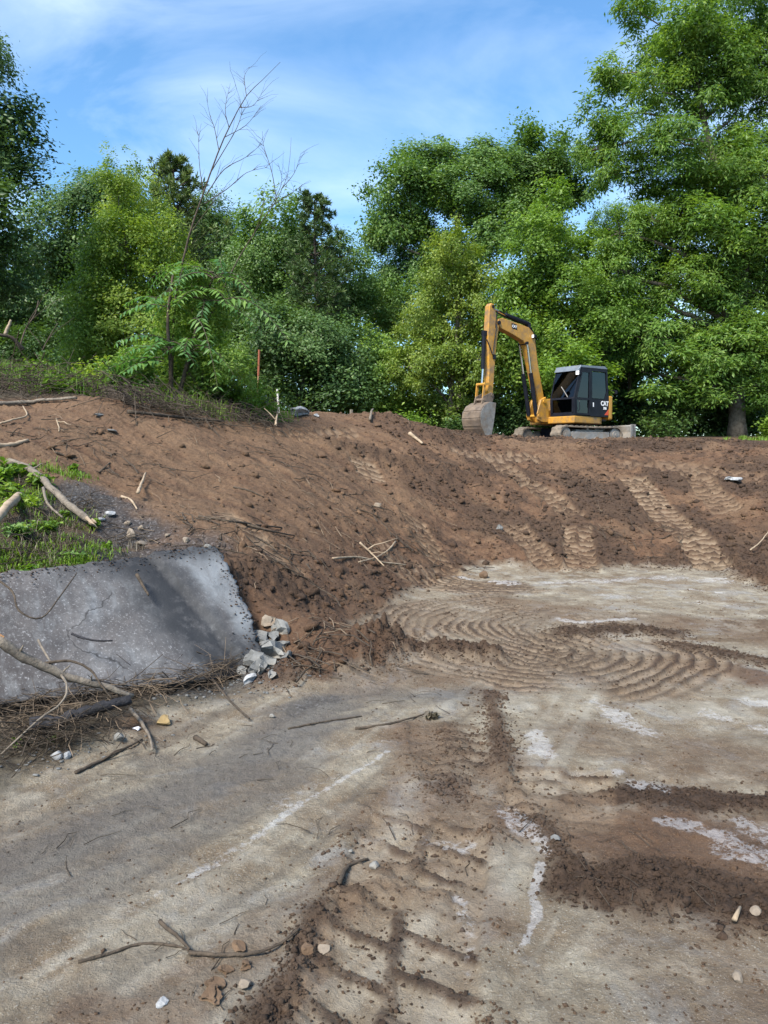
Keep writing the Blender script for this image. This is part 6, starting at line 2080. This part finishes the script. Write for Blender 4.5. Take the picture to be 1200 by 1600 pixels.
def litter(name, label, areas, n, l0, l1, r0, r1, wood, lift=.03, flatness=.25, sides=3):
    """thin twigs scattered over areas (u, v, radius m)"""
    vs, fs, off = [], [], 0
    per = n // len(areas)
    for (u, v, R) in areas:
        g = G(u, v)
        x = g[0] + rng.normal(size=per) * R * .55
        y = g[1] + rng.normal(size=per) * R * .55
        z = height_q(x, y)
        for i in range(per):
            a_ = rng.uniform(0, math.pi)
            L = rng.uniform(l0, l1)
            d = np.array([math.cos(a_), math.sin(a_), rng.normal() * flatness])
            p0 = np.array([x[i], y[i], z[i] + rng.random() * lift + .004])
            m = 4
            t = np.linspace(-.5, .5, m)[:, None]
            pth = p0 + d * t * L
            pth[:, 2] += (rng.uniform(-.05, .12) * L) * (1 - (2 * t[:, 0]) ** 2)
            pth[1:-1, :2] += rng.normal(size=(m - 2, 2)) * L * .06
            gq = height_q(pth[:, 0], pth[:, 1])
            pth[:, 2] = np.maximum(pth[:, 2] - z[i] + gq * .8 + z[i] * .2, gq - .004)
            r = rng.uniform(r0, r1)
            mb_ = MB()
            mb_.tube(pth, np.linspace(r, r * .5, m), sides, cap=False)
            vs.append(np.array(mb_.v))
            fs.append(np.array(mb_.f) + off)
            off += len(mb_.v)
    me_ = mesh_from(name, np.concatenate(vs), np.concatenate(fs), WOODS[wood])
    return tag(obj(name, me_), label, 'twigs', kind='stuff')


litter('brush_litter', 'tangle of thin brown twigs heaped at the foot of the slab', [(20, 1080, .28), (60, 1120, .25), (-20, 1130, .3), (130, 1140, .22), (180, 1110, .2), (240, 1085, .18), (300, 1075, .16), (30, 1180, .22), (100, 1165, .18), (-60, 1050, .3), (350, 1060, .12), (10, 1040, .18)], 950, .08, .45, .0014, .0042, 'brown', .12, .35)
litter('dry_litter', 'pale dry stalks mixed into the brush below the slab', [(20, 1090, .3), (70, 1130, .25), (130, 1140, .2), (250, 1090, .2), (0, 1150, .25), (330, 1070, .15)], 260, .10, .40, .0014, .003, 'tan', .14, .35)
litter('root_litter', 'fine roots and sticks scattered over the dirt bank', [(60, 690, .9), (200, 700, 1.0), (330, 720, 1.0), (450, 760, 1.0), (520, 850, .6), (590, 870, .5), (600, 760, 1.1), (720, 780, 1.0), (400, 850, .6), (300, 790, .7), (700, 690, 1.2), (900, 800, 1.2), (1050, 770, 1.2), (470, 960, .5), (520, 1000, .4)], 260, .08, .40, .0025, .006, 'tan', .02, .10)
litter('dark_root_litter', 'dark broken roots scattered over the dirt bank', [(100, 680, .9), (230, 730, .9), (400, 700, 1.0), (330, 830, .6), (450, 880, .6), (560, 800, 1.0), (650, 850, .7), (800, 760, 1.2), (1000, 840, 1.0), (500, 1010, .4)], 330, .10, .5, .003, .010, 'brown', .03, .14)
litter('brow_brush', 'grey brown brushwood lying along the brow of the bank', [(20, 610, 1.0), (60, 620, .8), (30, 590, 1.0), (150, 618, .7), (220, 640, .6), (270, 648, .6), (320, 652, .6), (370, 656, .7), (410, 662, .6), (340, 640, .8), (300, 640, .7)], 800, .25, 1.0, .003, .009, 'brown', .22, .28)
litter('brow_twigs', 'dark twigs of the brush on the brow of the bank', [(20, 600, 1.0), (70, 610, .8), (200, 632, .7), (260, 640, .6), (330, 648, .7), (380, 652, .7)], 300, .3, 1.2, .004, .010, 'brown', .35, .45)
litter('floor_twigs', 'thin twigs strewn over the bare floor', [(300, 1150, .4), (450, 1180, .5), (150, 1300, .4), (550, 1300, .4), (680, 1180, .4), (300, 1500, .25), (900, 1330, .4), (1050, 1380, .4), (650, 1090, .4), (800, 1010, .5)], 110, .05, .20, .0012, .003, 'brown', .004, .03)


def grass(name, label, areas, n, h0, h1, w, kind='weed', spread=.6):
    per = n // len(areas)
    V_, F_, A_, off = [], [], [], 0
    for (u, v, R) in areas:
        g = G(u, v)
        nc = max(4, per // 40)
        cx, cy = rng.normal(size=nc) * R * .5, rng.normal(size=nc) * R * .5
        kc = rng.integers(0, nc, per)
        x = g[0] + cx[kc] + rng.normal(size=per) * .055 * (1 + 3 * h1)
        y = g[1] + cy[kc] + rng.normal(size=per) * .055 * (1 + 3 * h1)
        z = height_q(x, y)
        h = rng.uniform(h0, h1, per)
        a_ = rng.uniform(0, 6.28, per)
        ln = rng.uniform(.2, 1.0, per) * spread
        dx, dy = np.cos(a_) * ln, np.sin(a_) * ln
        wx, wy = -np.sin(a_) * w, np.cos(a_) * w
        b1 = np.stack([x - wx, y - wy, z - .01], -1); b2_ = np.stack([x + wx, y + wy, z - .01], -1)
        m1 = np.stack([x + dx * h * .4 - wx * .7, y + dy * h * .4 - wy * .7, z + h * .62], -1); m2 = np.stack([x + dx * h * .4 + wx * .7, y + dy * h * .4 + wy * .7, z + h * .62], -1)
        t = np.stack([x + dx * h, y + dy * h, z + h * (1 - .35 * ln)], -1)
        V_.append(np.stack([b1, b2_, m2, m1, t], 1).reshape(-1, 3))
        i = (np.arange(per) * 5)[:, None]
        F_.append(np.concatenate([i + [[0, 1, 2]], i + [[0, 2, 3]], i + [[3, 2, 4]]], 1).reshape(-1, 3) + off)
        off += per * 5
        A_.append(np.repeat(np.clip(.45 + rng.uniform(-.2, .2) + rng.normal(size=per) * .18, 0, 1), 5))
    me_ = mesh_from(name, np.concatenate(V_), np.concatenate(F_), LEAF[kind])
    set_float(me_, 'var', np.concatenate(A_))
    return tag(obj(name, me_), label, 'grass', kind='stuff')


grass('grass', 'short green grass on the bank above the slab', [(10, 735, .5), (50, 760, .4), (10, 790, .5), (60, 800, .45), (40, 840, .5), (90, 850, .4), (10, 870, .4), (60, 885, .3), (110, 885, .25), (120, 860, .3), (20, 895, .25), (-60, 800, .6), (-60, 870, .5), (95, 740, .3), (135, 890, .15)], 4200, .02, .11, .0042, 'weed', 1.6)
grass('dry_grass', 'dry straw coloured blades among the grass above the slab', [(10, 760, .5), (60, 800, .45), (40, 850, .5), (100, 860, .35), (20, 890, .3)], 1600, .03, .16, .003, 'dry', 1.4)
grass('rough_grass', 'long rough grass along the brow of the bank', [(150, 612, 1.0), (200, 622, .7), (250, 632, .7), (310, 640, .8), (370, 648, .7), (60, 595, .9), (100, 600, .8), (410, 655, .6), (0, 580, 1.0)], 3600, .12, .42, .009)
grass('verge_grass', 'strip of green verge under the trees on the right', [(1190, 688, 1.2), (1215, 688, 1.5), (1250, 689, 1.5)], 1500, .06, .18, .012)

litter('grass_debris', 'dead twigs and stalks lying in the grass above the slab', [(20, 760, .4), (60, 820, .4), (30, 860, .4), (100, 860, .3), (130, 800, .3), (180, 850, .3)], 240, .08, .45, .002, .006, 'brown', .06, .3)
